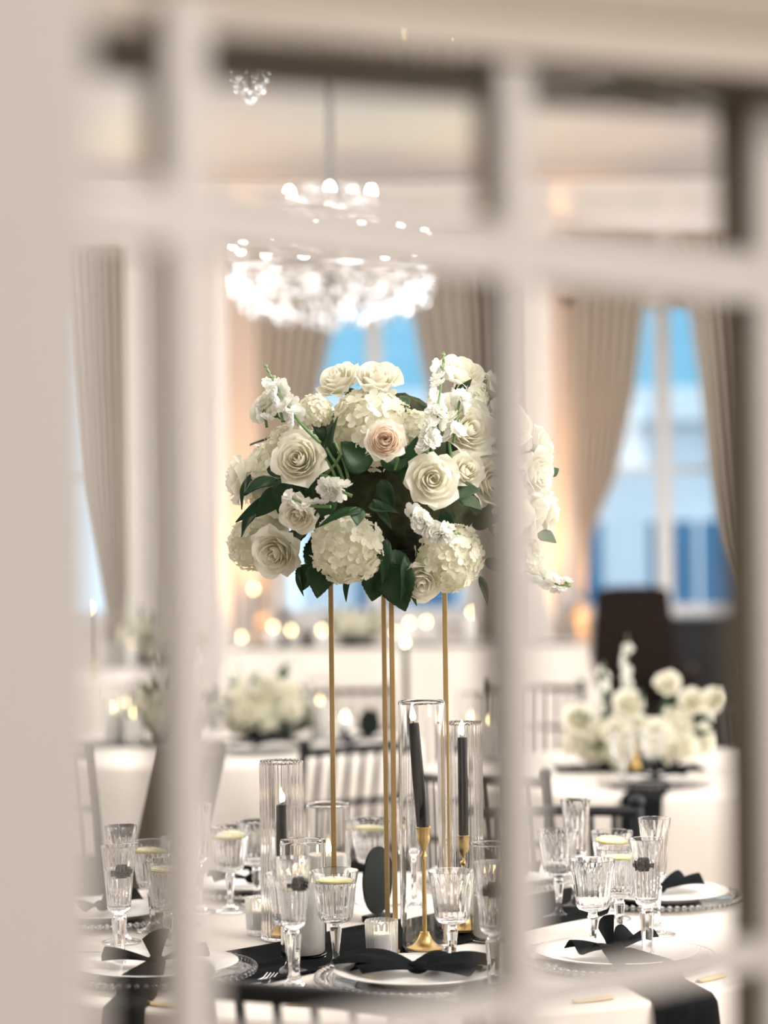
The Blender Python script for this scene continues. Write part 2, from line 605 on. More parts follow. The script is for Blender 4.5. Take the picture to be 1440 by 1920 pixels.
# ------------------------------------------------------------------ curtains
def curtain(label, x_out, inner, ztop=3.55, tie=0.98, folds=7):
    """x_out: outer edge; inner: list of (z, x) from the top to the tieback"""
    Yc = WALLY - 0.14
    zs = [z for z, x in inner]

    def xin(z):
        if z >= zs[0]:
            return inner[0][1]
        for (z0, x0), (z1, x1) in zip(inner[:-1], inner[1:]):
            if z1 <= z <= z0:
                t = (z0 - z) / (z0 - z1)
                t = t
                return x0 + (x1 - x0) * t
        return inner[-1][1]

    sgn = 1 if inner[0][1] > x_out else -1

    def fn(u, v):
        z = ztop - (ztop - 0.02) * v
        wdt = abs(xin(z) - x_out) if z > tie else abs(inner[-1][1] - x_out) * (1 + 0.35 * (tie - z) / tie)
        amp = 0.045 * (1 - 0.35 * min(1, max(0, (ztop - z) / (ztop - tie))))
        x = x_out + sgn * wdt * u
        return (x, Yc - 0.03 + amp * sin(u * folds * 2 * pi + 0.6 * sin(v * 3)) - 0.05 * u * max(0, 1 - abs(z - tie) / 1.2), z)

    t = thing('curtain', label, 'curtain', (0, 0, 0), 0, 'taupe tied curtains')
    m = MB(); m.slab(fn, folds * 10, 40, 0.006)
    m.obj('drape', MT['curtain'], t, True, 80)
    xc = x_out + sgn * abs(inner[-1][1] - x_out) / 2
    hw = abs(inner[-1][1] - x_out) / 2 + 0.02
    m = MB()
    m.tube([(xc + hw * cos(a), Yc - 0.05 + 0.07 * sin(a), tie + 0.02 * cos(a)) for a in [2 * pi * k / 20 for k in range(21)]], 0.014, 8)
    m.obj('tieback', MT['curtain'], t)
    m = MB(); m.tube([(x_out - 0.05 * sgn, Yc, ztop + 0.02), (inner[0][1], Yc, ztop + 0.02)], 0.018, 10)
    m.obj('rod', MT['gold_satin'], t)
    return t


def wz(py):
    return CAMZ + (1020 - py) / FPX * WALLY


curtain('taupe curtain at the far left, its edge sweeping right', wx(242), [(wz(480), wx(120)), (wz(700), wx(135)), (wz(900), wx(152)), (wz(1050), wx(182)), (wz(1150), wx(200))])
curtain('taupe curtain left of the window behind the flowers', wx(488), [(wz(480), wx(655)), (wz(600), wx(632)), (wz(750), wx(600)), (wz(900), wx(558)), (wz(1020), wx(520)), (wz(1120), wx(508))])
curtain('taupe curtain right of the window behind the flowers', wx(942), [(wz(480), wx(762)), (wz(600), wx(778)), (wz(750), wx(805)), (wz(900), wx(850)), (wz(1020), wx(895)), (wz(1120), wx(912))])
curtain('taupe curtain on the left side of the right window', wx(1076), [(wz(480), wx(1232)), (wz(560), wx(1215)), (wz(750), wx(1188)), (wz(900), wx(1152)), (wz(1020), wx(1098)), (wz(1100), wx(1092))])
curtain('taupe curtain on the right side of the right window', wx(1450), [(wz(480), wx(1278)), (wz(560), wx(1287)), (wz(750), wx(1312)), (wz(900), wx(1330)), (wz(1020), wx(1352)), (wz(1120), wx(1392))], folds=6)

# ------------------------------------------------------------------ outside: street and a house across it
b = MB(); b.box(-25, 25, WALLY + 0.4, 60, -1.6, -1.5)
struct('ground', b, MT['asphalt'])
t = thing('house', 'pale house with blue windows seen through the right window', 'building', (4.2, 27.0, -1.5))
m = MB(); m.box(-5.2, 5.2, 0, 5, 0, 4.35, bev=0.02); m.obj('wall', MT['facade'], t, False)
m = MB(); m.box(-5.5, 5.5, -0.35, 5, 4.35, 4.75, bev=0.03); m.obj('cornice', MT['win_white'], t, False)
m = MB()
m.add([(-5.5, -0.3, 4.75), (5.5, -0.3, 4.75), (5.5, 5, 4.75), (-5.5, 5, 4.75), (-4.6, 2, 6.0), (4.6, 2, 6.0)], [(0, 1, 5, 4), (1, 2, 5), (2, 3, 4, 5), (3, 0, 4), (3, 2, 1, 0)])
m.obj('roof', MT['facade_blue'], t, False)
for k in range(6):
    x = -4.5 + k * 1.72
    fr = MB(); fr.box(x - 0.12, x + 1.22, -0.06, 0.02, 0.95, 3.3, bev=0.01)
    w = fr.obj('window', MT['win_white'], t, False)
    for (z0, z1) in ((1.05, 2.05), (2.15, 3.2)):
        for (x0, x1) in ((x - 0.04, x + 0.51), (x + 0.59, x + 1.14)):
            p = MB(); p.box(x0, x1, -0.075, -0.055, z0, z1)
            p.obj('pane', MT['far_glass'], w, False)
m = MB(); m.box(-5.25, 5.25, -0.12, 0.0, 0.0, 0.75, bev=0.02); m.obj('plinth', MT['facade_blue'], t, False)

# ------------------------------------------------------------------ the near wall and the glazed door we look through
ANG = radians(42.3)
DO = Vector((-0.1076, 1.25, 0))
dr = thing('door_1', 'white painted glazed door in the blurred foreground', 'door', DO, ANG)
dr['kind'] = 'structure'
ZT, ZM, ZB = 1.768, 1.6485, 1.184
S = [-0.25, -0.0095, 0.2470, 0.4980]
FW = 0.025


def dpart(name, s0, s1, t0, t1, z0, z1, bev=0.002, m_='paint'):
    m = MB(); m.box(s0, s1, t0, t1, z0, z1, bev=bev)
    return m.obj(name, MT[m_], dr, False)


for s in S[1:3]:
    dpart('muntin', s, s + FW, -0.004, 0.004, 0.55, ZT)
    dpart('shaded_side', s + 0.001, s + FW - 0.001, 0.004, 0.024, 0.55, ZT, 0.001, 'side_shade_paint')  # separate piece that carries the painted shade of the bar's side
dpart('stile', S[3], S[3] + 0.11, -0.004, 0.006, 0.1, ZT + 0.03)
dpart('shaded_side', S[3] + 0.001, S[3] + 0.108, 0.006, 0.036, 0.1, ZT + 0.03, 0.001, 'side_shade_paint')
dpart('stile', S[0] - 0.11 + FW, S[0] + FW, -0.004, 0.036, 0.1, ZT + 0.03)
cuts = [S[0] + FW, S[1], S[1] + FW, S[2], S[2] + FW, S[3]]
for k in range(3):
    a, c = cuts[2 * k], cuts[2 * k + 1]
    dpart('glazing_bar', a, c, -0.002, 0.024, ZM - 0.0155, ZM + 0.0155)
    dpart('glazing_bar', a, c, -0.002, 0.024, ZB - 0.010, ZB + 0.010)
    dpart('glazing_bead', a, c, -0.006, 0.006, ZM + 0.0155, ZM + 0.019, 0.001)
    for (z0, z1) in ((ZM + 0.0155, ZT), (ZB + 0.010, ZM - 0.0155), (0.55, ZB - 0.010)):
        m = MB(); m.box(a, c, 0.013, 0.017, z0, z1)
        m.obj('pane', MT['door_pane'], dr, False)
dpart('bottom_rail', S[0] + FW, S[3], 0, 0.042, 0.1, 0.55)
# the frame round the open door: deep head, casing, and the wall it is set in
FA = radians(22)
FO = Vector((-0.0996, 1.338, 0))
fr_ = thing('trim_6', 'white painted head and casing above the glazed door', 'door frame', FO, FA)
fr_['kind'] = 'structure'
for nm, t0, t1, z0, z1, mm in (('head', 0.004, 0.140, 1.7695, 1.805, 'head_shade'), ('head_trim', -0.006, 0.004, 1.7695, 1.795, 'trim_paint'), ('casing', -0.012, 0.004, 1.795, 1.9, 'casing_shade')):  # all three materials, trim_paint too, have shade put into the colour
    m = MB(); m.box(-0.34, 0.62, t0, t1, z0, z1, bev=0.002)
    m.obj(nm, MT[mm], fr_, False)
WF = MB()
rot = Matrix.Translation(FO) @ Matrix.Rotation(FA, 4, 'Z')
WF.box(-6.5, 6.8, 0.004, 0.125, 1.805, CEIL, rot)
WF.box(0.62, 6.8, 0.0, 0.125, 0, 1.805, rot)
WF.box(-6.5, -0.34, 0, 0.125, 0, 1.805, rot)
struct('wall_front', WF, MT['plaster'])
b = MB(); b.box(-1.6, dep(160, 900, 1.08).x, 1.08, 1.12, 0, 2.9)
struct('wall_near', b, MT['paint'])

# ================================================================== FURNITURE
TZ = 0.76


def cloth_mesh(R, drop, nf, seed, amp=0.035):
    rnd = random.Random(seed)
    ph = [rnd.uniform(0, 6.28) for _ in range(3)]
    n = 160
    rings = [(0.0, 0), (R * 0.5, 0), (R * 0.9, 0), (R - 0.006, 0), (R + 0.001, -0.002), (R + 0.004, -0.008)]
    for k in range(1, 9):
        rings.append((None, -0.008 - (drop - 0.012) * k / 8))
    m = MB()
    v, f = [(0, 0, 0)], []
    for r, z in rings[1:]:
        for i in range(n):
            a = 2 * pi * i / n
            if r is None:
                d = -z / drop
                rr = R + 0.004 + amp * d ** 0.7 * (0.75 + sin(nf * a + ph[0]) + 0.35 * sin((nf * 2 - 3) * a + ph[1]))
            else:
                rr = r
            v.append((rr * cos(a), rr * sin(a), z))
    for i in range(n):
        f.append((0, 1 + i, 1 + (i + 1) % n))
    for k in range(len(rings) - 2):
        for i in range(n):
            j = (i + 1) % n
            f.append((1 + k * n + i, 1 + (k + 1) * n + i, 1 + (k + 1) * n + j, 1 + k * n + j))
    m.add(v, f)
    return m


def round_table(c, R, label, cloth_label, seed):
    t = thing('round_table', label, 'table', (c[0], c[1], 0))
    m = MB(); m.lathe([(0, TZ - 0.03), (R - 0.008, TZ - 0.03), (R - 0.008, TZ - 0.004), (0, TZ - 0.004)], 64); m.obj('tabletop', MT['brown'], t)
    m = MB(); m.lathe([(0, 0), (0.3, 0), (0.3, 0.02), (0.06, 0.06), (0.045, 0.1), (0.045, 0.65), (0.12, TZ - 0.03), (0, TZ - 0.03)], 24); m.obj('pedestal', MT['brown'], t)
    o = cloth_mesh(R, TZ - 0.01, 13, seed).obj('tablecloth', MT['linen'], None, True, 50, (c[0], c[1], TZ))
    tag(o, cloth_label, 'tablecloth')
    return t


MC = (0.0, 4.2)
round_table(MC, 0.77, 'round table under the ivory cloth in the foreground', 'ivory cloth on the nearest round table under the gold flower stand', 1)
LC = (-0.62, 8.15)
round_table(LC, 0.77, 'round table under the ivory cloth at left behind', 'ivory cloth on the left round table behind the nearest one', 2)
RC = (0.88, 7.1)
round_table(RC, 0.77, 'round table under the ivory cloth at right behind', 'ivory cloth on the right round table with the wide low flowers', 3)
FC = (-1.95, 12.8)
round_table(FC, 0.77, 'round table under the ivory cloth at far left', 'ivory cloth on the far left round table by the pillar', 4)
# long top table on a low riser
b = MB(); b.box(-1.9, 2.2, 12.2, 14.2, 0, 0.13, bev=0.01)
struct('trim_5', b, MT['floor'])
HZ = 0.89
t = thing('long_table', 'long head table under white cloth near the windows', 'table', (0.11, 13.2, 0.13))
m = MB(); m.box(-1.0, 1.0, -0.38, 0.38, HZ - 0.16, HZ - 0.134, bev=0.004); m.obj('tabletop', MT['brown'], t, False)
for sx in (-0.9, 0.9):
    for sy in (-0.32, 0.32):
        m = MB(); m.box(sx - 0.03, sx + 0.03, sy - 0.03, sy + 0.03, 0, HZ - 0.16, bev=0.004); m.obj('leg', MT['brown'], t, False)


def long_cloth():
    m = MB()
    hx, hy = 1.01, 0.39
    peri = []
    N = 240
    for i in range(N):
        s = i / N * (4 * hx + 4 * hy)
        if s < 2 * hx:
            p = (-hx + s, -hy, 0, -1)
        elif s < 2 * hx + 2 * hy:
            p = (hx, -hy + s - 2 * hx, 1, 0)
        elif s < 4 * hx + 2 * hy:
            p = (hx - (s - 2 * hx - 2 * hy), hy, 0, 1)
        else:
            p = (-hx, hy - (s - 4 * hx - 2 * hy), -1, 0)
        peri.append(p + (s,))
    v, f = [], []
    K = 8
    for k in range(K + 1):
        d = k / K
        for x, y, nx, ny, s in peri:
            o = 0.005 + 0.10 * d * (0.6 + 0.4 * sin(s * 15) + 0.15 * sin(s * 37))
            o2 = 0.12 * d
            v.append((x + nx * o + (o2 if x > hx - 0.001 else (-o2 if x < -hx + 0.001 else 0)), y + ny * o, -(HZ - 0.145) * d))
    for k in range(K):
        for i in range(N):
            j = (i + 1) % N
            f.append((k * N + i, (k + 1) * N + i, (k + 1) * N + j, k * N + j))
    f.append(tuple(range(N)))
    m.add(v, f)
    return m


tag(long_cloth().obj('tablecloth', MT['linen'], None, True, 50, (0.11, 13.2, HZ)), 'white cloth draped over the long head table near the windows', 'tablecloth')
m = MB(); m.slab(lambda u, v: (0.11 + (u - 0.5) * 1.96, 13.0 + (v - 0.5) * 0.36, HZ + 0.003 + 0.001 * sin(u * 40)), 40, 4, 0.003)
tag(m.obj('table_runner', MT['black_cloth']), 'black runner along the long head table', 'table runner')


# ------------------------------------------------------------------ ballroom chairs
def make_chair():
    t = thing('ballroom_chair', 'x', 'chair')
    H = 0.89
    w, d = 0.19, 0.19
    for sx in (-1, 1):
        m = MB()
        x = sx * w
        pts = [(x, -d - 0.05, 0), (x, -d, 0.25), (x, -d, 0.46), (x, -d - 0.03, 0.68), (x, -d - 0.065, H - 0.02)]
        m.tube(pts, [0.014, 0.016, 0.016, 0.015, 0.014], 10)
        for z, y in ((0.2, -d - 0.01), (0.4, -d), (0.56, -d - 0.013), (0.75, -d - 0.042)):
            m.ball((x, y, z), 0.019, 10, 4, (1, 1, 0.5))
        m.ball((x, -d - 0.068, H - 0.006), 0.019, 10, 6, (1, 1, 0.85))
        m.obj('rear_leg', MT['black_wood'], t)
        m = MB()
        m.tube([(x, d + 0.01, 0), (x, d, 0.2), (x, d, 0.45)], [0.013, 0.016, 0.017], 10)
        for z in (0.12, 0.3, 0.42):
            m.ball((x, d, z), 0.019, 10, 4, (1, 1, 0.5))
        m.obj('front_leg', MT['black_wood'], t)
        m = MB(); m.tube([(x, -d, 0.22), (x, d, 0.22)], 0.009, 8); m.tube([(x, -d, 0.32), (x, d, 0.32)], 0.009, 8); m.obj('side_stretcher', MT['black_wood'], t)
    m = MB(); m.tube([(-w, d, 0.26), (w, d, 0.26)], 0.009, 8); m.obj('front_stretcher', MT['black_wood'], t)
    m = MB(); m.box(-w - 0.015, w + 0.015, -d - 0.015, d + 0.02, 0.435, 0.46, bev=0.008); m.obj('seat', MT['black_wood'], t)
    m = MB(); m.box(-w + 0.005, w - 0.005, -d + 0.01, d + 0.01, 0.46, 0.50, bev=0.015); m.obj('cushion', MT['black_cloth'], t)

    def yb(z):
        return -d - 0.03 - (z - 0.68) * 0.17 if z > 0.68 else -d - (z - 0.46) * 0.136
    for z, r in ((H - 0.03, 0.013), (0.70, 0.010), (0.55, 0.010)):
        m = MB(); m.tube([(-w, yb(z), z), (0, yb(z) - 0.012, z + 0.004), (w, yb(z), z)], r, 10)
        m.obj('top_rail' if z > 0.8 else 'cross_rail', MT['black_wood'], t)
    for k in range(1, 7):
        x = -w + 2 * w * k / 7
        m = MB()
        zs = (0.46, 0.55, 0.625, 0.70, 0.78, H - 0.03)
        m.tube([(x, yb(z) - 0.010, z) for z in zs], [0.007, 0.006, 0.009, 0.006, 0.008, 0.006], 8)
        m.obj('spindle', MT['black_wood'], t)
    return t


bpy.context.view_layer.update()
ch0 = make_chair()
bpy.context.view_layer.update()
CHAIRS = [
    ((0.037, 3.16), radians(-25), 'black spindle-back chair nearest the camera pushed up to the front of the table'),
    ((0.40, 5.18), pi, 'black spindle-back chair behind the right-hand glasses of the nearest table'),
    ((-0.25, 7.02), radians(38), 'black spindle-back chair at an angle behind the gold stand, at the left table'),
    ((-0.94, 7.05), radians(-26), 'black spindle-back chair at far left, back towards the camera'),
    ((-1.0, 9.22), radians(152), 'black spindle-back chair on the far side of the left table, at left'),
    ((-0.1, 9.24), radians(196), 'black spindle-back chair on the far side of the left table, behind the gold stand'),
    ((0.58, 9.3), radians(170), 'black spindle-back chair far behind the ribbed tall candle cylinder'),
    ((0.36, 6.12), radians(-30), 'black spindle-back chair between the foreground pillar and the right table'),
    ((1.5, 8.12), radians(215), 'black spindle-back chair on the far side of the right table behind its flowers'),
]
for i, ((x, y), rz, lb) in enumerate(CHAIRS):
    o = ch0 if i == 0 else copy_tree(ch0)
    place(o, (x, y, 0), rz, lb, 'black ballroom chairs')
    o.scale.z = {0: 1.035, 1: 0.965}.get(i, 1.0)

# brown slipper chair beside the left cloth
t = thing('slipper_chair', 'low brown fabric slipper chair at left behind the glasses', 'chair', (-0.865, 6.0, 0), radians(90))
m = MB(); m.box(-0.26, 0.26, -0.25, 0.25, 0.25, 0.43, bev=0.04); m.obj('seat', MT['olive'], t)
m = MB(); m.slab(lambda u, v: ((u - 0.5) * (0.52 - 0.12 * v), -0.24 - 0.14 * v + 0.03 * (2 * u - 1) ** 2, 0.38 + 0.57 * v), 12, 8, 0.13); m.obj('backrest', MT['olive'], t)
for sx in (-0.2, 0.2):
    for sy in (-0.2, 0.2):
        m = MB(); m.tube([(sx, sy, 0), (sx, sy, 0.26)], [0.014, 0.024], 8); m.obj('leg', MT['black_wood'], t)

# dark high-backed chair and low cabinet under the right window
t = thing('high_back_chair', 'tall dark brown high-back chair below the right window', 'chair', (1.575, 14.35, 0), pi)
m = MB(); m.slab(lambda u, v: ((u - 0.5) * (0.56 - 0.10 * v ** 2), -0.20 - 0.10 * v, 0.12 + 1.06 * v - 0.03 * (2 * u - 1) ** 4 * v), 14, 14, 0.10); m.obj('backrest', MT['brown'], t)
m = MB(); m.box(-0.28, 0.28, -0.22, 0.32, 0.22, 0.46, bev=0.04); m.obj('seat', MT['brown'], t)
for sx in (-1, 1):
    m = MB(); m.box(sx * 0.29 - 0.05, sx * 0.29 + 0.05, -0.2, 0.3, 0.18, 0.66, bev=0.03); m.obj('armrest', MT['brown'], t)
    for sy in (-0.18, 0.28):
        m = MB(); m.tube([(sx * 0.24, sy, 0), (sx * 0.24, sy, 0.24)], [0.018, 0.028], 8); m.obj('leg', MT['black_wood'], t)
t = thing('cabinet', 'low black cabinet below the right window beside the dark high-back chair', 'cabinet', (2.115, 15.3, 0))
m = MB(); m.box(-0.30, 0.42, -0.25, 0.25, 0.06, 0.93, bev=0.008); m.obj('body', MT['black_wood'], t, False)
m = MB(); m.box(-0.33, 0.45, -0.28, 0.26, 0.93, 0.96, bev=0.006); m.obj('top', MT['black_wood'], t, False)
m = MB(); m.box(-0.28, 0.40, -0.22, 0.22, 0.0, 0.06, bev=0.004); m.obj('plinth', MT['black_wood'], t, False)
for x0, x1 in ((-0.29, 0.055), (0.065, 0.41)):
    m = MB(); m.box(x0, x1, -0.265, -0.25, 0.08, 0.91, bev=0.004); d = m.obj('door', MT['black_wood'], t, False)
    m = MB(); m.tube([((x0 + x1) / 2, -0.275, 0.55), ((x0 + x1) / 2, -0.275, 0.65)], 0.006, 8); m.obj('handle', MT['gold'], d)


# ================================================================== GLASSWARE
def cut(nc, amp, z0, z1):
    def f(r, z, a, k):
        if z < z0 or z > z1:
            return r
        e = min(1, (z - z0) / 0.008, (z1 - z) / 0.012)
        return r - amp * e * (1 - abs(cos(nc * a / 2)) ** 0.8)
    return f


def stem_facets(z0, z1, k=6, amp=0.10):
    def f(r, z, a):
        if z0 < z < z1:
            s = 2 * pi / k
            q = (a % s) - s / 2
            return r * (1 - amp) / cos(q) * 0.98
        return r
    return f


def goblet_mesh(outer, inner, cutfn, facet, n=96):
    prof = outer + inner[::-1]
    no = len(outer)

    def mod(r, z, a, k):
        if k < no:
            r = facet(r, z, a)
            return cutfn(r, z, a, k)
        return r
    m = MB(); m.lathe(prof, n, mod=mod)
    return m


# wine goblet, 16.5 cm
W_OUT = [(0, 0), (0.033, 0), (0.0345, 0.0012), (0.033, 0.003), (0.018, 0.006), (0.009, 0.011), (0.0058, 0.02), (0.0062, 0.03), (0.0085, 0.05), (0.0105, 0.064), (0.0108, 0.068), (0.0075, 0.071),
         (0.0082, 0.073), (0.0072, 0.0755), (0.015, 0.0775), (0.0245, 0.081), (0.0285, 0.087), (0.0300, 0.095), (0.0318, 0.11), (0.0338, 0.125), (0.0358, 0.140), (0.0374, 0.150), (0.0392, 0.1605), (0.0397, 0.1650)]
W_IN = [(0, 0.0845), (0.018, 0.0855), (0.0245, 0.090), (0.0268, 0.097), (0.0288, 0.11), (0.0310, 0.125), (0.0331, 0.140), (0.0352, 0.150), (0.0378, 0.1605), (0.0387, 0.1645)]
# tall champagne glass, 21 cm
F_OUT = [(0, 0), (0.0345, 0), (0.036, 0.0012), (0.0345, 0.003), (0.019, 0.007), (0.0125, 0.013), (0.0095, 0.025), (0.0100, 0.045), (0.0115, 0.065), (0.0130, 0.082), (0.0132, 0.087), (0.0085, 0.090),
         (0.0095, 0.093), (0.0085, 0.0955), (0.013, 0.098), (0.0180, 0.102), (0.0198, 0.109), (0.0208, 0.12), (0.0224, 0.14), (0.0242, 0.16), (0.0260, 0.18), (0.0275, 0.194), (0.0291, 0.2055), (0.0295, 0.2100)]
F_IN = [(0, 0.1055), (0.010, 0.1065), (0.0165, 0.111), (0.0180, 0.12), (0.0197, 0.14), (0.0217, 0.16), (0.0237, 0.18), (0.0256, 0.194), (0.0279, 0.2055), (0.0286, 0.2095)]
ME_WINE = goblet_mesh(W_OUT, W_IN, cut(20, 0.0016, 0.083, 0.152), stem_facets(0.015, 0.0695, 8)).mesh('wine_glass', MT['crystal'], True, 45)
ME_FLUTE = goblet_mesh(F_OUT, F_IN, cut(16, 0.0014, 0.104, 0.190), stem_facets(0.020, 0.0885, 8)).mesh('champagne_glass', MT['crystal'], True, 45)


def water_mesh(inner, z):
    pr = []
    for (r0, z0), (r1, z1) in zip(inner[:-1], inner[1:]):
        pr.append((max(0, r0 + (0.0004 if r0 > 0 else 0)), z0 - 0.0003))
        if z1 > z:
            t = (z - z0) / (z1 - z0)
            rr = r0 + (r1 - r0) * t
            pr += [(rr + 0.0004, z), (0, z)]
            return pr, rr
    return pr, inner[-1][0]


pr, RW = water_mesh(W_IN, 0.146)
m = MB(); m.lathe(pr, 48); ME_WATER_W = m.mesh('water', MT['water'], True, 40)
pr, RF = water_mesh(F_IN, 0.172)
m = MB(); m.lathe(pr, 48); ME_WATER_F = m.mesh('water', MT['water'], True, 40)


def lemon_mesh():
    m = MB()
    R = RW * 0.90
    m.lathe([(0, -0.0022), (R * 0.93, -0.0022), (R, -0.0012), (R, 0.0012), (R * 0.93, 0.0022), (R * 0.9, 0.0020), (0, 0.0020)], 40)
    return m


ME_LEMON = lemon_mesh().mesh('lemon_slice', MT['lemon'], True, 30)
m = MB()
for k in range(9):
    a0, a1 = 2 * pi * k / 9 + 0.06, 2 * pi * (k + 1) / 9 - 0.06
    R = RW * 0.8
    v = [(0.003 * cos((a0 + a1) / 2), 0.003 * sin((a0 + a1) / 2), 0.0021)]
    for j in range(6):
        a = a0 + (a1 - a0) * j / 5
        v.append((R * cos(a), R * sin(a), 0.0021))
    nn = len(v)
    v += [(x, y, 0.0029) for x, y, z in v]
    m.add(v, [tuple(range(nn, 2 * nn))] + [(i, (i + 1) % nn, nn + (i + 1) % nn, nn + i) for i in range(nn)])
ME_LEMON_SEG = m.mesh('segments', MT['lemon_flesh'], False)
m = MB()
rb = random.Random(3)
for k in range(60):
    z = 1 - 2 * (k + 0.5) / 60
    a = k * 2.39996
    s = sqrt(1 - z * z)
    m.ball((0.0125 * s * cos(a), 0.0125 * s * sin(a), 0.0088 * z), 0.0034, 7, 5)
ME_BERRY = m.mesh('blackberry', MT['berry'])

NG = {'flute': 0, 'wine': 0}


def put_glass(kind, px, py, label, fill=None, extra=None, side=0.0):
    h = 0.21 if kind == 'flute' else 0.165
    p = tab(px, py, TZ + h)
    loc = Vector((p.x, p.y, TZ + 0.0005))
    nm = 'champagne_glass' if kind == 'flute' else 'wine_glass'
    t = thing(nm, label, 'glass', loc, RND.uniform(0, 6), 'cut crystal glasses on the nearest table')
    link('bowl_and_stem', ME_FLUTE if kind == 'flute' else ME_WINE, t)
    if fill:
        link('water', ME_WATER_F if kind == 'flute' else ME_WATER_W, t)
    if extra:
        zf = 0.172 if kind == 'flute' else 0.146
        if extra == 'lemon':
            o = link('lemon_slice', None, None, loc + Vector((0, 0, zf + 0.0005)), (radians(3), radians(-3), RND.uniform(0, 6)))
            link('rind', ME_LEMON, o); link('flesh', ME_LEMON_SEG, o)
            tag(o, 'round lemon slice floating in the ' + label, 'lemon slice', 'lemon slices in the glasses')
        else:
            o = link('blackberry', ME_BERRY, None, loc + Vector((side, -0.004, zf - 0.004)), (0.2, 0.1, RND.uniform(0, 6)))
            tag(o, 'dark blackberry floating in the ' + label, 'blackberry', 'blackberries in the glasses')
    return t


G = [
    # left cluster
    ('flute', 226, 1548, 'empty tall glass rearmost at the far left', 0, None, 0),
    ('flute', 222, 1586, 'tall glass at the far left front', 1, 'berry', 0.006),
    ('wine', 285, 1578, 'wine glass second from left', 1, 'lemon', 0),
    ('wine', 340, 1570, 'empty wine glass at left behind two lemon glasses', 0, None, 0),
    ('wine', 314, 1613, 'front wine glass of the left group', 1, 'lemon', 0),
    ('flute', 368, 1508, 'tall glass hidden behind the left door bar', 0, None, 0),
    ('wine', 430, 1550, 'wine glass just right of the left door bar', 1, 'lemon', 0),
    ('wine', 480, 1540, 'empty wine glass left of the ribbed low candle cylinder', 0, None, 0),
    # centre
    ('flute', 549, 1608, 'tall glass nearest the camera in the middle', 1, 'berry', 0.010),
    ('wine', 541, 1637, 'empty wine glass half behind the nearest tall glass', 0, None, 0),
    ('wine', 628, 1632, 'wine glass in front of the gold stand', 1, 'lemon', 0),
    ('wine', 694, 1536, 'wine glass behind the black oval sign', 1, 'lemon', 0),
    ('flute', 764, 1498, 'empty tall glass behind the tall candle cylinder', 0, None, 0),
    ('wine', 847, 1633, 'empty wine glass right of the gold candlestick', 0, None, 0),
    ('flute', 921, 1617, 'tall glass beside the right door bar', 1, 'berry', 0.002),
    # right cluster
    ('flute', 1079, 1499, 'empty tall glass rearmost of the right group', 0, None, 0),
    ('wine', 1046, 1557, 'empty wine glass leftmost of the right group', 0, None, 0),
    ('wine', 1147, 1559, 'rear wine glass of the right group', 1, 'lemon', 0),
    ('flute', 1227, 1534, 'empty tall glass rightmost on the table', 0, None, 0),
    ('wine', 1110, 1612, 'empty wine glass front left of the right group', 0, None, 0),
    ('wine', 1160, 1590, 'wine glass in the middle of the right group', 1, 'lemon', 0),
    ('flute', 1211, 1573, 'tall glass front right of the right group', 1, 'berry', -0.006),
]
for g in G:
    put_glass(*g)


# ------------------------------------------------------------------ candle glasses, candles, flames
def flame_mesh(h=0.026, r=0.0058):
    m = MB()
    m.lathe([(0, 0), (r * 0.7, h * 0.08), (r, h * 0.25), (r * 0.85, h * 0.45), (r * 0.5, h * 0.7), (r * 0.2, h * 0.9), (0, h)], 12)
    return m


ME_FLAME = flame_mesh().mesh('flame', MT['flame'])
m = MB(); m.tube([(0, 0, -0.004), (0.0004, 0, 0.007)], 0.0009, 6)
ME_WICK = m.mesh('wick', MT['black_wood'])


def cylinder_glass(label, loc, r, h, ribs=0, group='glass candle cylinders'):
    t = thing('candle_cylinder', label, 'candle holder', loc, 0, group)
    th = 0.0024 if ribs else 0.0022
    pr = [(0, 0), (r - 0.004, 0), (r, 0.003), (r, 0.006), (r, h * 0.25), (r, h * 0.5), (r, h * 0.75), (r, h - 0.006), (r, h - 0.003), (r - th / 2, h - 0.0005), (r - th, h - 0.003), (r - th, h - 0.006), (r - th, h * 0.5), (r - th, 0.016), (r - th, 0.011), (r - th - 0.003, 0.007), (r - th - 0.006, 0.006), (0, 0.006)]
    n = ribs * 8 if ribs else 56
    mod = None
    if ribs:
        def mod(rr, z, a, k):
            return rr + 0.0024 * abs(cos(ribs * a / 2)) - 0.0012 if z >= 0.003 and rr > r - 1.3 * th else rr
    m = MB(); m.lathe(pr, n, mod=mod)
    m.obj('cylinder', MT['cyl_glass'], t, True, 60)
    return t


def pillar_candle(label, loc, r, h, group='white pillar candles'):
    t = thing('pillar_candle', label, 'candle', loc, 0, group)
    m = MB(); m.lathe([(0, 0), (r - 0.002, 0), (r, 0.003), (r, h * 0.5), (r, h - 0.004), (r - 0.003, h), (r - 0.008, h - 0.001), (r * 0.5, h - 0.005), (0, h - 0.006)], 32)
    m.obj('wax', MT['wax'], t)
    link('wick', ME_WICK, t, (0, 0, h - 0.003))
    link('flame', ME_FLAME, t, (0, 0, h + 0.002))
    return t


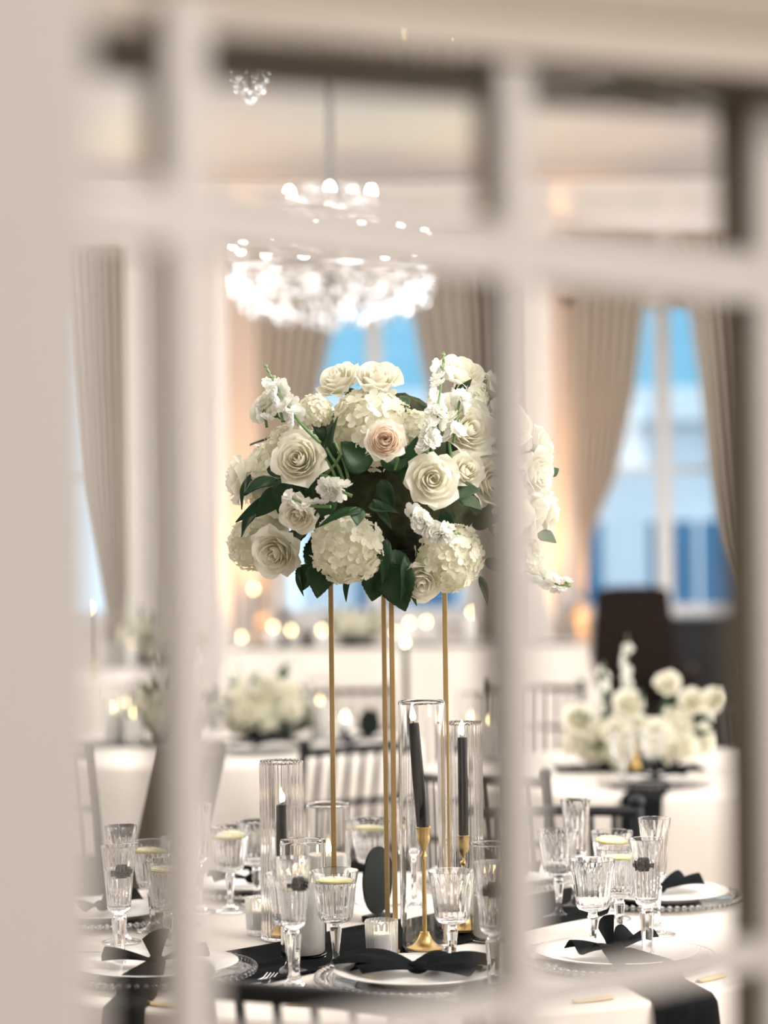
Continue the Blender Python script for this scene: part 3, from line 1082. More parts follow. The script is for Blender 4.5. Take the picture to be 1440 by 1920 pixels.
def taper(label, stick_label, loc, zcup, ztop, lean=(0, 0)):
    """gold candlestick with a black taper; the taper is a thing of its own"""
    s = thing('candlestick', stick_label, 'candlestick', loc, 0, 'gold candlesticks')
    m = MB(); m.lathe([(0, 0), (0.031, 0), (0.033, 0.002), (0.0325, 0.005), (0.030, 0.006), (0.022, 0.009), (0.013, 0.018), (0.0085, 0.029), (0.0085, 0.031), (0.004, 0.032), (0, 0.032)], 40); m.obj('foot', MT['gold'], s)
    m = MB(); m.tube([(0, 0, 0.03), (0, 0, zcup - 0.052)], [0.0042, 0.0034], 12)
    m.lathe([(0.0034, zcup - 0.055), (0.0062, zcup - 0.05), (0.0036, zcup - 0.045), (0.0036, zcup - 0.04)], 16)
    m.obj('stem', MT['gold'], s)
    m = MB(); m.lathe([(0, zcup - 0.042), (0.0045, zcup - 0.04), (0.0065, zcup - 0.033), (0.0105, zcup - 0.026), (0.0118, zcup - 0.02), (0.0105, zcup - 0.015), (0.0115, zcup - 0.006), (0.0145, zcup), (0.0132, zcup + 0.001), (0.0105, zcup - 0.006), (0.0105, zcup - 0.022), (0, zcup - 0.022)], 32); m.obj('cup', MT['gold'], s)
    o = thing('taper_candle', label, 'candle', (loc[0], loc[1], loc[2] + zcup - 0.021), 0, 'black taper candles')
    o.rotation_euler = (lean[1], lean[0], 0)
    L = ztop - zcup + 0.021
    m = MB(); m.lathe([(0, 0), (0.0098, 0), (0.0100, 0.01), (0.0104, L * 0.5), (0.0096, L - 0.004), (0.0085, L - 0.0005), (0.004, L - 0.003), (0, L - 0.003)], 28); m.obj('wax', MT['black_wax'], o)
    link('wick', ME_WICK, o, (0, 0, L))
    link('flame', ME_FLAME, o, (0, 0, L + 0.003), None, (1, 1, 1.1))
    return s


T1 = TZ + 0.001
p = tab(797, 1789); HA = Vector((p.x, p.y, T1))
cylinder_glass('tallest plain clear glass around the leaning black candle', HA, 0.0415, 0.437)
taper('black taper candle leaning slightly in the tallest clear cylinder', 'gold candlestick with round foot in the tallest clear cylinder', HA + Vector((0, 0, 0.0065)), 0.212, 0.393, (-0.075, 0))
p = tab(871, 1752); HB = Vector((p.x, p.y, T1))
cylinder_glass('tall ribbed glass cylinder right of the gold stand', HB, 0.0365, 0.385, 26)
taper('black taper candle in the ribbed cylinder right of the gold stand', 'gold candlestick in the ribbed cylinder right of the gold stand', HB + Vector((0, 0, 0.0065)), 0.172, 0.350)
p = tab(531, 1762); HC = Vector((p.x, p.y, T1))
cylinder_glass('ribbed glass cylinder on the left with a low black candle', HC, 0.0385, 0.322, 26)
taper('short black taper candle in the left ribbed cylinder', 'gold candlestick in the left ribbed cylinder', HC + Vector((0, 0, 0.0065)), 0.115, 0.236)
p = tab(617, 1716); HD = Vector((p.x, p.y, T1))
cylinder_glass('wide clear glass cylinder behind the left leg of the gold stand', HD, 0.0425, 0.213)
pillar_candle('white pillar candle in the wide cylinder behind the gold stand', HD + Vector((0, 0, 0.0065)), 0.036, 0.110)
p = tab(570, 1797); HE = Vector((p.x, p.y, T1))
cylinder_glass('wide clear glass cylinder behind the nearest tall glass', HE, 0.0395, 0.203)
pillar_candle('white pillar candle behind the nearest tall glass', HE + Vector((0.002, 0, 0.0065)), 0.0345, 0.128)
p = tab(922, 1765); HF = Vector((p.x, p.y, T1))
cylinder_glass('clear glass cylinder half hidden by the right door bar', HF, 0.037, 0.176)
pillar_candle('white pillar candle half hidden by the right door bar', HF + Vector((0, 0, 0.0065)), 0.032, 0.075)


def votive(label, px, py):
    p = tab(px, py)
    t = thing('votive_holder', label, 'candle holder', (p.x, p.y, T1), 0, 'ribbed glass votive holders')
    r, h = 0.0275, 0.067
    pr = [(0, 0), (r * 0.86, 0), (r * 0.9, 0.003), (r * 0.905, 0.006), (r * 0.93, 0.02), (r * 0.97, 0.045), (r * 0.995, h - 0.006), (r, h - 0.003), (r - 0.0012, h), (r - 0.0025, h - 0.003), (r * 0.995 - 0.0025, h - 0.006), (r * 0.93 - 0.0027, 0.02), (r * 0.90 - 0.0027, 0.014), (r * 0.88 - 0.004, 0.010), (0, 0.009)]
    m = MB(); m.lathe(pr, 208, mod=lambda rr, z, a, k: rr + (0.0022 * abs(cos(13 * a)) - 0.0008 if 1 <= k <= 10 else 0))
    m.obj('cup', MT['votive_glass'], t, True, 60)
    c = thing('votive_candle', 'small white candle burning in the ' + label, 'candle', (p.x, p.y, T1 + 0.0095), 0, 'small votive candles')
    m = MB(); m.lathe([(0, 0), (0.0205, 0), (0.021, 0.002), (0.021, 0.033), (0.019, 0.035), (0.008, 0.033), (0, 0.032)], 28); m.obj('wax', MT['wax'], c)
    link('wick', ME_WICK, c, (0, 0, 0.032)); link('flame', ME_FLAME, c, (0, 0, 0.034), None, 0.75)


votive('ribbed votive glass in front of the gold stand', 716, 1799)
votive('ribbed votive glass at left behind the nearest tall glass', 489, 1752)

# ------------------------------------------------------------------ runner, stand, sign
q0, q1 = Vector((-0.37, 3.73)), Vector((0.56, 4.70))
rd = (q1 - q0).normalized(); rn = Vector((-rd.y, rd.x))
m = MB()
m.slab(lambda u, v: (*(q0 + (q1 - q0) * u + rn * (v - 0.5) * 0.25 * (1 + 0.04 * sin(u * 17)) * 1.0), T1 + 0.0035 + 0.0022 * sin(v * 26 + 2 * sin(u * 7)) * (0.5 + 0.5 * sin(u * 11 + v * 3))), 60, 26, 0.002)
tag(m.obj('table_runner', MT['black_cloth']), 'crinkled black cloth runner across the nearest table', 'table runner')

SZ = T1 + 0.007
pf, pb = tab(742, 1786, SZ), tab(727, 1748, SZ)
ctr = (pf + pb) / 2
pl_, pr_ = Vector((tab(628, 1767, SZ).x, ctr.y + 0.01, SZ)), Vector((tab(842, 1767, SZ).x, ctr.y - 0.01, SZ))
STX, STY = ctr.x, ctr.y
STH = 0.655
t = thing('flower_stand', 'slim four-legged gold flower stand on the black runner', 'flower stand', (STX, STY, SZ))
cor = [(p_.x - STX, p_.y - STY) for p_ in (pf, pr_, pb, pl_)]
for k, (x, y) in enumerate(cor):
    m = MB(); m.box(x - 0.0045, x + 0.0045, y - 0.0045, y + 0.0045, 0, STH, bev=0.0012); m.box(x - 0.007, x + 0.007, y - 0.007, y + 0.007, 0, 0.004, bev=0.001); m.obj('leg', MT['gold_satin'], t, False)
for z in (STH - 0.008,):
    m = MB()
    for k in range(4):
        a, c = cor[k], cor[(k + 1) % 4]
        m.tube([(a[0], a[1], z + 0.004), (c[0], c[1], z + 0.004)], 0.004, 6)
    m.obj('top_frame', MT['gold_satin'], t)
m = MB(); v = [(x, y, STH) for x, y in cor] + [(x, y, STH + 0.003) for x, y in cor]
m.add(v, [(0, 1, 2, 3), (7, 6, 5, 4), (0, 4, 5, 1), (1, 5, 6, 2), (2, 6, 7, 3), (3, 7, 4, 0)]); m.obj('top_plate', MT['gold_satin'], t, False)


def oval_sign(label, loc, w, h, rz, z0=0.012):
    t = thing('table_sign', label, 'sign', loc, rz, 'black oval table signs')
    m = MB()
    N = 40
    v = [(w / 2 * cos(2 * pi * k / N), y, z0 + h / 2 + h / 2 * sin(2 * pi * k / N)) for y in (-0.002, 0.002) for k in range(N)]
    m.add(v, [tuple(range(N)), tuple(reversed(range(N, 2 * N)))] + [((k + 1) % N, k, N + k, N + (k + 1) % N) for k in range(N)])
    m.obj('panel', MT['sign'], t, False)
    m = MB(); m.box(-0.03, 0.03, -0.018, -0.0025, 0, 0.012, bev=0.002); m.box(-0.03, 0.03, 0.0025, 0.018, 0, 0.012, bev=0.002); m.box(-0.03, 0.03, -0.018, 0.018, 0, 0.006, bev=0.002)
    m.obj('foot', MT['sign'], t, False)
    return t


p = tab(709, 1727)
oval_sign('black oval sign seen edge-on beside the gold legs on the nearest table', (p.x, p.y, T1), 0.10, 0.128, radians(57))


# ------------------------------------------------------------------ place settings
m = MB()
m.lathe([(0, 0), (0.10, 0), (0.105, 0.003), (0.145, 0.009), (0.158, 0.012), (0.160, 0.0135), (0.158, 0.0145), (0.143, 0.0115), (0.104, 0.006), (0, 0.004)], 72)
ME_CHARGER = m.mesh('charger_dish', MT['crystal'], True, 40)
m = MB()
for k in range(72):
    a = 2 * pi * k / 72
    m.ball((0.1625 * cos(a), 0.1625 * sin(a), 0.0135), 0.0058, 7, 5)
ME_BEADS = m.mesh('beads', MT['crystal'])
m = MB()
m.lathe([(0, 0), (0.075, 0), (0.08, 0.002), (0.085, 0.005), (0.120, 0.013), (0.134, 0.017), (0.136, 0.0185), (0.134, 0.0195), (0.118, 0.0158), (0.083, 0.0085), (0.078, 0.006), (0, 0.006)], 64)
ME_PLATE = m.mesh('plate', MT['china'], True, 40)


def napkin_mesh(seed, tail):
    rnd = random.Random(seed)
    m = MB()

    def fan(d, L, w, lift, pl=3, z0=0.012):
        d = Vector((cos(d), sin(d), 0)); p = Vector((-d.y, d.x, 0))
        ph = rnd.uniform(0, 6)

        def fn(u, v):
            s = 2 * v - 1
            ww = 0.006 + (w - 0.006) * u ** 0.8
            return d * L * u * (1 - 0.10 * abs(s) * u) + p * ww * s + Vector((0, 0, z0 + lift * sin(u * pi * 0.62) + 0.010 * u * sin(pl * pi * v + ph) + 0.004 * u))
        m.slab(fn, 10, 18, 0.0016)
    fan(radians(8), 0.095, 0.040, 0.012)
    fan(radians(172), 0.095, 0.040, 0.010)

    def up(u, v):
        s = 2 * v - 1
        return Vector((s * (0.006 + 0.018 * u), 0.012 + 0.010 * u + 0.006 * cos(s * 2), 0.014 + 0.048 * u - 0.006 * s * s * u + 0.008 * s * u))
    m.slab(up, 10, 10, 0.0016)
    m.ball((0, 0, 0.014), 0.013, 12, 8, (1.15, 1, 0.8))
    return m


def napkin_low(seed):
    rnd = random.Random(seed)
    m = MB()
    for k, (an, L, w, lift) in enumerate(((168, 0.135, 0.050, 0.020), (196, 0.10, 0.03, 0.010), (55, 0.075, 0.030, 0.016), (20, 0.115, 0.036, 0.018), (-12, 0.10, 0.03, 0.010))):
        d = Vector((cos(radians(an)), sin(radians(an)), 0)); p = Vector((-d.y, d.x, 0))
        m.slab(lambda u, v: d * L * u * (1 - 0.15 * abs(2 * v - 1)) + p * (0.008 + (w - 0.008) * sin(u * 2.2) ** 0.8) * (2 * v - 1) + Vector((0, 0, 0.010 + lift * sin(pi * min(1, u * 0.85)) * (1 - 0.4 * (2 * v - 1) ** 2) + 0.005 * u * sin(9 * v + k))), 10, 14, 0.0016)
    m.ball((0, 0, 0.012), 0.014, 12, 8, (1.2, 1, 0.7))
    return m


ME_NAPLOW = napkin_low(4).mesh('bow', MT['black_cloth'], True, 60)
ME_NAP = [napkin_mesh(k, False).mesh('bow', MT['black_cloth'], True, 60) for k in range(3)]
m = MB()
m.box(-0.032, 0.032, -0.008, 0.008, 0, 0.0012)
m.grid(lambda u, v: ((u - 0.5) * 0.07, (v - 0.5) * 0.020 * (0.6 + 0.4 * sin(pi * u)), 0.0022 + 0.003 * sin(pi * v)), 12, 4)
ME_CARD = m.mesh('gold_card', mat('gold_paper', (0.78, 0.60, 0.28), 0.4, 0.3, noise=((0.72, 0.55, 0.25), 40)), True, 50)


def fork_parts(t):
    m = MB()
    m.slab(lambda u, v: ((u - 0.5) * (0.0075 + 0.005 * (1 - v) ** 3), -0.105 + 0.115 * v, 0.004 + 0.006 * sin(pi * v * 0.9)), 4, 12, 0.0016); m.obj('handle', MT['silver'], t)
    m = MB()
    m.slab(lambda u, v: ((u - 0.5) * (0.008 + 0.013 * sin(min(1, v * 1.3) * pi / 2)), 0.008 + 0.030 * v, 0.0055 - 0.004 * sin(pi * v)), 6, 6, 0.0016); m.obj('neck', MT['silver'], t)
    for k in range(4):
        x = -0.0084 + k * 0.0056
        m = MB(); m.tube([(x, 0.036, 0.0055), (x, 0.055, 0.0045), (x * 1.04, 0.078, 0.009)], [0.0012, 0.0012, 0.0006], 6); m.obj('tine', MT['silver'], t)


SET = [  # plate centre on the table, who
    ((0.045, 3.70), 'front middle'), ((-0.385, 3.79), 'front left'), ((0.38, 3.85), 'front right'),
    ((0.53, 4.50), 'right rear'), ((-0.545, 4.37), 'left rear'), ((-0.28, 4.70), 'rear left of the gold stand'), ((0.22, 4.76), 'rear right of the gold stand'),
]
for k, ((x, y), who) in enumerate(SET):
    out = math.atan2(y - MC[1], x - MC[0])
    rz = out + pi / 2                     # local -Y points to the diner... +Y to the table centre
    rz = out + pi / 2
    c = thing('charger_plate', 'clear glass charger with beaded rim at the %s place' % who, 'plate', (x, y, T1), 0, 'glass charger plates')
    link('dish', ME_CHARGER, c); link('beaded_rim', ME_BEADS, c)
    o = link('dinner_plate', ME_PLATE, None, (x, y, T1 + 0.0075))
    tag(o, 'white dinner plate on the glass charger at the %s place' % who, 'plate', 'white dinner plates')
    n_ = thing('napkin', 'black napkin tied as a bow at the %s place' % who, 'napkin', (x, y, T1 + 0.0145), {0: -0.15, 1: 0.1, 2: 0.9, 3: 0.5}.get(k, out + pi / 2), 'black napkin bows')
    link('bow', ME_NAPLOW if k == 0 else ME_NAP[k % 3], n_, None, None, {0: 1.1, 1: 0.95}.get(k, 1.0))
    if k in (1, 2):
        # tail of the napkin running off the plate and hanging over the table edge
        dv = (Vector({1: (-0.405, 3.55), 2: (0.45, 3.57)}[k]) - Vector((x, y))).normalized()
        dn = Vector((-dv.y, dv.x))
        rel = Vector((x, y)) - Vector(MC)
        bq = rel.dot(dv)
        redge = -bq + sqrt(bq * bq - rel.length_squared + 0.77 ** 2)
        r0 = 0.0
        w0 = 0.052 if k == 2 else 0.032

        def tail(u, v, r0=r0, dv=dv, dn=dn, w0=w0, x=x, y=y):
            s = (u - 0.5) * 2 * w0 * (0.5 + 0.5 * min(1, v * 5))
            L = 0.001 + v * (redge - r0 + 0.30)
            flat = redge + 0.010 - r0
            if L < flat:
                rr = L
                zz = 0.010 + 0.016 * max(0.0, 1 - max(0, (L - 0.13)) / 0.04) * 1.0 if L < 0.17 else 0.0035
                zz = max(0.0035, zz) if L < 0.17 else 0.0035
            else:
                rr = flat + 0.014 + 0.06 * ((L - flat) / 0.3) ** 0.7
                zz = 0.0035 - (L - flat)
            return Vector(((dv * rr + dn * s).x, (dv * rr + dn * s).y, zz - 0.0145 + 0.0006 * sin(u * 9)))
        mm = MB(); mm.slab(lambda u, v: tail(u, v), 8, 60, 0.002)
        tl = mm.obj('tail', MT['black_cloth'], n_, True, 60)
        tl.matrix_parent_inverse = Matrix.Rotation(-n_.rotation_euler.z, 4, 'Z')
    if k < 3:
        a2 = out + {0: -0.55, 1: -0.42, 2: -0.5}[k]
        f_ = thing('fork', 'silver fork left of the %s plate' % who, 'fork', (*(tab(482, 1852).xy if k == 0 else Vector((MC[0] + 0.55 * cos(a2), MC[1] + 0.55 * sin(a2)))), T1), {0: -0.28}.get(k, a2 + pi / 2), 'silver forks')
        fork_parts(f_)
for px, py, lb in ((312, 1888, 'gold paper card at the table edge, leftmost'), (580, 1886, 'gold paper card at the table edge behind the nearest chair'),
                   (1112, 1879, 'gold paper card at the table edge left of the hanging black napkin'), (1333, 1838, 'gold paper card at the table edge right of the hanging black napkin')):
    p = tab(px, py)
    o = thing('place_card', lb, 'card', (p.x, p.y, T1), math.atan2(p.y - MC[1], p.x - MC[0]) + pi / 2, 'gold place cards')
    link('card', ME_CARD, o)

# ================================================================== FLOWERS
def petal_pts(m, phi, a, R, width, rnd, nu=6, nv=7, point=0.0, curl=0.0):
    """one rose petal: a=0 heart .. 1 outermost; unit radius R"""
    P0 = Vector((0.07, -0.52))
    P1 = Vector((0.16 + 0.90 * a, -0.16 - 0.34 * a))
    P2 = Vector((0.09 + 0.80 * a ** 0.95, 0.40 - 0.28 * a ** 1.5 + rnd.uniform(-0.03, 0.03)))
    tilt = rnd.uniform(-0.10, 0.10)
    wav = rnd.uniform(0, 6)

    def fn(uu, v):
        u = 2 * uu - 1
        q = P0 * (1 - v) ** 2 + P1 * 2 * v * (1 - v) + P2 * v * v
        r, z = q.x, q.y
        if v > 0.62 and a > 0.25:                       # lip rolls outwards
            e = (v - 0.62) / 0.38
            r += (0.05 + curl) * e ** 2 * (1 + 0.5 * abs(u))
            z -= (0.03 + curl * 0.9) * e ** 2 * (0.4 + 0.9 * u * u)
        sh = (0.35 + 0.65 * min(1, v * 1.7)) * (1 - 0.42 * max(0, (v - 0.65) / 0.35) ** 2)
        ang = phi + width * u * sh
        z -= (0.10 + 0.05 * a) * u * u * v * (1 - point)
        z -= point * 0.22 * abs(u) * max(0, v - 0.45) * 2
        r += point * 0.10 * max(0, v - 0.6) * (1 - abs(u))
        r += 0.025 * u * (0.4 + a)                      # spiral overlap
        r += 0.018 * a * sin(wav + 5 * u) * v
        z += tilt * u * 0.5 * v
        return (R * r * cos(ang), R * r * sin(ang), R * z)
    m.grid(fn, nu, nv)


def rose_meshes(seed, n=30, openness=1.0, point=0.0, name='rose', heart=None):
    """returns (heart mesh, [outer petal meshes])"""
    rnd = random.Random(seed)
    h = MB()
    outer = []
    for i in range(n):
        a = (i / (n - 1)) ** 0.85 * openness
        phi = i * 2.39996 + rnd.uniform(-0.2, 0.2)
        width = 1.55 - 0.80 * min(1, a * 1.15)
        if i >= n - 7:
            m = MB(); petal_pts(m, phi, a, 1.0, width * 1.08, rnd, 8, 8, point, 0.10 + 0.10 * rnd.random())
            outer.append(m.mesh('petal', MT['petal'], True))
        else:
            petal_pts(h, phi, a, 1.0, width, rnd, 6, 7, point * 0.4, 0.03)
    h.ball((0, 0, -0.45), 0.16, 8, 6)
    mats = [MT['petal'] if heart is None else heart]
    return h.mesh('rose', mats, True), outer


ROSES = [rose_meshes(11), rose_meshes(12, 34), rose_meshes(13, 26, 0.95, 0.9), rose_meshes(14, 22, 0.62), rose_meshes(15, 46, 0.95, 0.0, heart=MT['petal_blush'])]
m = MB()
for k in range(5):
    a = 2 * pi * k / 5
    m.slab(lambda u, v: ((0.06 + 0.34 * v ** 1.2) * cos(a + (u - 0.5) * 0.9 * (1 - v)), (0.06 + 0.34 * v ** 1.2) * sin(a + (u - 0.5) * 0.9 * (1 - v)), -0.58 + 0.20 * v * v), 3, 6, 0.012)
m.ball((0, 0, -0.60), 0.12, 8, 6)
m.tube([(0, 0, -0.6), (0.02, 0, -0.85), (0.0, 0, -1.1)], 0.05, 6)
ME_CALYX = m.mesh('calyx', MT['leaf_grey'], True)


def look(n, roll=0.0):
    """quaternion that turns local +Z to n"""
    n = Vector(n).normalized()
    return n.to_track_quat('Z', 'Y') @ Quaternion((0, 0, 1), roll)


def rose(parent, loc, n, R, kind=0, roll=0.0, petals=True):
    h, outer = ROSES[kind]
    o = link('rose', h, parent, loc, look(n, roll), R)
    for pm in outer:
        link('petal', pm, o)
    link('calyx', ME_CALYX, o)
    return o


def floret(m, c, n, s, rnd, k=4, cup=0.25):
    q = look(n, rnd.uniform(0, 6))
    for i in range(k):
        a = 2 * pi * i / k
        tw = rnd.uniform(-0.25, 0.25)
        rows = []
        for j, (t, w) in enumerate(((0.06, 0.10), (0.45, 0.46), (0.82, 0.42), (1.0, 0.16))):
            zz = cup * t * t + 0.06 * rnd.uniform(-1, 1) * t
            for sgn in (-1, 0, 1):
                x, y = t * s, sgn * w * s
                z = (zz - (0.10 * (1 - abs(sgn)) * t) + tw * sgn * w) * s
                rows.append(Vector(c) + q @ Vector((x * cos(a) - y * sin(a), x * sin(a) + y * cos(a), z)))
        m.add(rows, [(3 * j + i2, 3 * j + i2 + 1, 3 * j + i2 + 4, 3 * j + i2 + 3) for j in range(3) for i2 in range(2)])


def hydrangea_mesh(seed, n=95, s=0.235, lo=-0.55):
    rnd = random.Random(seed)
    m = MB()
    for i in range(n):
        z = 1 - (1 - lo) * (i + 0.5) / n
        a = i * 2.39996 + rnd.uniform(-0.15, 0.15)
        r = sqrt(max(0, 1 - z * z))
        d = Vector((r * cos(a), r * sin(a), z))
        dd = (d + Vector((rnd.uniform(-1, 1), rnd.uniform(-1, 1), rnd.uniform(-1, 1))) * 0.28).normalized()
        floret(m, d * (0.90 + rnd.uniform(-0.07, 0.08)), dd, s * rnd.uniform(0.85, 1.15), rnd)
    m.ball((0, 0, -0.05), 0.80, 16, 10)
    return m


HYD = [hydrangea_mesh(21).mesh('hydrangea', MT['hydrangea']), hydrangea_mesh(22, 110, 0.22).mesh('hydrangea', MT['hydrangea'])]
m = MB(); rf = random.Random(5)
floret(m, (0, 0, 0), (0, 0, 1), 1.0, rf, 5, 0.3); floret(m, (0, 0, 0.12), (0.1, 0, 1), 0.75, rf, 4, 0.55); floret(m, (0, 0, 0.2), (0, 0.1, 1), 0.45, rf, 3, 0.9)
ME_STOCK = m.mesh('floret', MT['petal_white'])
m = MB(); m.ball((0, 0, 0.5), 0.42, 8, 6, (1, 1, 1.4)); m.ball((0, 0, 0.05), 0.2, 6, 4)
ME_BUD = m.mesh('bud', MT['bud'])


def leaf_mesh(L, Wd, fold=0.25, bend=0.3, tooth=0, tip=1.0, material='leaf'):
    m = MB()

    def fn(u, v):
        s = 2 * u - 1
        w = Wd * (sin(pi * min(1, v ** 0.75)) ** 0.85) * (1 - 0.25 * v * tip) + 0.0006
        if tooth:
            w *= 1 + 0.10 * abs(((v * tooth) % 1) - 0.5) * 2 * abs(s)
        y = L * v
        z = fold * Wd * abs(s) * sin(pi * v) - bend * L * v * v + 0.02 * L * sin(8 * v + 3 * s)
        return (w * s, y, z)
    m.slab(fn, 6, 14 if not tooth else 2 * tooth, 0.0008)
    return m.mesh('leaf', MT[material], True)


LEAF = [leaf_mesh(0.075, 0.022), leaf_mesh(0.10, 0.016, 0.2, 0.45), leaf_mesh(0.085, 0.040, 0.2, 0.25, 11), leaf_mesh(0.05, 0.022, 0.2, 0.15, 0, 0.3, 'leaf_grey')]


def leaf(parent, loc, direction, kind=0, normal=(0, -1, 0.3), sc=1.0):
    d = Vector(direction).normalized()
    nz = Vector(normal)
    nz = (nz - d * nz.dot(d)).normalized()
    x = d.cross(nz)
    q = Matrix((x, d, nz)).transposed().to_quaternion()
    return link('leaf', LEAF[kind], parent, loc, q, sc)


def stock(parent, pts, n, s, seed, buds=5, start=0.3, name='stock_stem'):
    rnd = random.Random(seed)
    pts = [Vector(p) for p in pts]
    # smooth curve through the points
    cv = []
    for k in range(len(pts) - 1):
        p0, p1, p2, p3 = pts[max(k - 1, 0)], pts[k], pts[k + 1], pts[min(k + 2, len(pts) - 1)]
        for j in range(6):
            t = j / 6
            cv.append(0.5 * ((2 * p1) + (p2 - p0) * t + (2 * p0 - 5 * p1 + 4 * p2 - p3) * t * t + (3 * p1 - p0 - 3 * p2 + p3) * t ** 3))
    cv.append(pts[-1])
    m = MB(); m.tube(cv, [0.0030 - 0.0016 * k / len(cv) for k in range(len(cv))], 7)
    st = m.obj(name, MT['stem'], parent)
    N = len(cv) - 1
    for i in range(n):
        t = start + (0.90 - start) * (i + 0.5) / n
        k = min(N - 1, int(t * N))
        p = cv[k]
        ax = (cv[k + 1] - cv[k]).normalized()
        side = Vector((rnd.uniform(-1, 1), rnd.uniform(-1.2, 0.5), rnd.uniform(-1, 1)))
        side = (side - ax * side.dot(ax)).normalized()
        d = (side + ax * 0.35).normalized()
        link('floret', ME_STOCK, st, p + d * s * 0.55, look(d, rnd.uniform(0, 6)), s * rnd.uniform(0.85, 1.1))
    for i in range(buds):
        t = 0.86 + 0.14 * i / max(1, buds - 1)
        k = min(N - 1, int(t * N))
        ax = (cv[k + 1] - cv[k]).normalized()
        side = Vector((cos(i * 2.4), -0.4 + sin(i * 2.4), sin(i * 1.7)))
        d = (side * (0.9 - 0.6 * i / buds) + ax).normalized()
        link('bud', ME_BUD, st, cv[k], look(d), 0.0075 * (1 - 0.35 * i / buds))
    return st


# ---- the tall arrangement
FCX = Vector((STX + 0.005, STY + 0.01, 1.60))
fa = thing('flower_arrangement', 'tall ivory arrangement of roses, hydrangeas and stock on the gold stand', 'flowers', (FCX.x, FCX.y, SZ + STH + 0.003))
A0 = fa.location.copy()
AX, AY, AZ = 0.29, 0.235, 0.235


def fpos(px, py, push=0.0):
    """point on the front of the arrangement's ball seen at this place of the photograph"""
    q = dep(px, py, FCX.y)
    dx, dz = (q.x - FCX.x) / AX, (q.z - FCX.z) / AZ
    k = max(0.0, 1 - dx * dx - dz * dz)
    y = FCX.y - AY * sqrt(k) + push
    return dep(px, py, y)


def outward(p, face=0.6):
    d = Vector(((p.x - FCX.x) / AX ** 2, (p.y - FCX.y) / AY ** 2, (p.z - FCX.z) / AZ ** 2)).normalized()
    return (d + Vector((0, -1, 0.05)) * face).normalized()


def px2m(px, p):
    return px * p.y / FPX


ROSE_LIST = [  # px, py, width in px, kind, (turn: extra direction), face, push
    (628, 704, 82, 0, (-0.5, 0, 0.5), 0.3, 0.02), (706, 702, 80, 3, (0.1, -0.2, 1.0), 0.2, 0.0), (872, 690, 82, 1, (0.3, -0.2, 0.7), 0.3, -0.02),
    (556, 858, 92, 1, (0.05, 0, 0.25), 0.8, -0.02), (722, 823, 70, 4, (0, 0, 0.1), 1.2, -0.065), (813, 898, 98, 2, (0.1, 0, 0.15), 1.4, -0.03),
    (885, 800, 96, 1, (0.25, 0, 0.1), 0.8, 0.0), (492, 760, 66, 3, (-0.4, 0, 0.2), 0.3, 0.02), (512, 1041, 90, 0, (-0.1, 0, 0.1), 0.9, -0.04),
    (555, 968, 74, 2, (-0.2, 0, -0.4), 0.5, -0.03), (790, 1097, 76, 0, (-0.1, 0, -0.1), 0.7, -0.04), (878, 880, 66, 3, (0.2, 0, 0.5), 0.5, 0.0),
    (930, 905, 80, 0, (0.4, 0, 0), 0.5, 0.0), (1028, 838, 78, 1, (0.9, 0, 0.2), 0.3, 0.06), (1018, 886, 78, 0, (0.5, 0, -0.2), 0.6, 0.0),
    (1040, 966, 72, 2, (1.2, 0, 0.2), 0.1, 0.06), (432, 898, 84, 2, (-1.0, 0, 0.25), 0.2, 0.06), (965, 785, 84, 0, (0.4, 0, 0.4), 0.6, 0.0),
    (968, 965, 80, 1, (0.2, 0, -0.1), 0.8, -0.02), (945, 720, 70, 3, (0.5, 0, 0.7), 0.3, 0.03),
]
for k, (px, py, wd, kind, turn, face, push) in enumerate(ROSE_LIST):
    p = fpos(px, py, push)
    n = (outward(p, face) + Vector(turn) * 0.6).normalized()
    R = px2m(wd, p) / 2 / (0.94 if kind != 3 else 0.72)
    if kind == 2:
        R /= 1.02
    rose(fa, p - n * R * 0.15 - A0, n, R, kind, RND.uniform(0, 6))
# far side of the arrangement, so that it is full all round
for k in range(7):
    a = 0.15 + k * (pi - 0.3) / 6
    for zz in (-0.06, 0.10):
        if RND.random() < 0.8:
            p = FCX + Vector((AX * 0.92 * cos(a), AY * 0.95 * sin(a), zz + RND.uniform(-0.03, 0.03)))
            n = outward(p, 0)
            rose(fa, p - A0, n, 0.043, RND.choice((0, 1, 2)), RND.uniform(0, 6))
HYD_LIST = [(698, 803, 172, 160, 0.045), (652, 1026, 158, 136, 0.0), (474, 1020, 96, 112, 0.02), (842, 1045, 160, 112, 0.02), (540, 840, 90, 96, 0.055), (590, 772, 78, 66, 0.02), (880, 745, 84, 70, 0.09), (975, 1045, 90, 90, 0.05), (775, 812, 96, 96, 0.06)]
for k, (px, py, wd, hg, push) in enumerate(HYD_LIST):
    p = fpos(px, py, push)
    n = outward(p, 0.7)
    R = px2m((wd + hg) / 2, p) / 2 * 0.95
    link('hydrangea', HYD[k % 2], fa, p + Vector((0, R * 0.35, 0)) - A0, look(n, k), (R * wd / ((wd + hg) / 2), R * wd / ((wd + hg) / 2), R * hg / ((wd + hg) / 2)) if False else R)
for k in range(5):
    a = 0.3 + k * (pi - 0.6) / 4
    p = FCX + Vector((AX * 0.72 * cos(a), AY * 0.75 * sin(a), 0.02 * (k % 3) - 0.03))
    link('hydrangea', HYD[k % 2], fa, p - A0, look(outward(p, 0), k), 0.068)
# stock spikes
def S_(lst, n, s, seed, buds=5, start=0.3, push=0.0):
    pts = [fpos(x, y, push) - A0 for x, y in lst]
    # keep the spike's depth even: take the middle of its own depths
    stock(fa, pts, n, s, seed, buds, start)


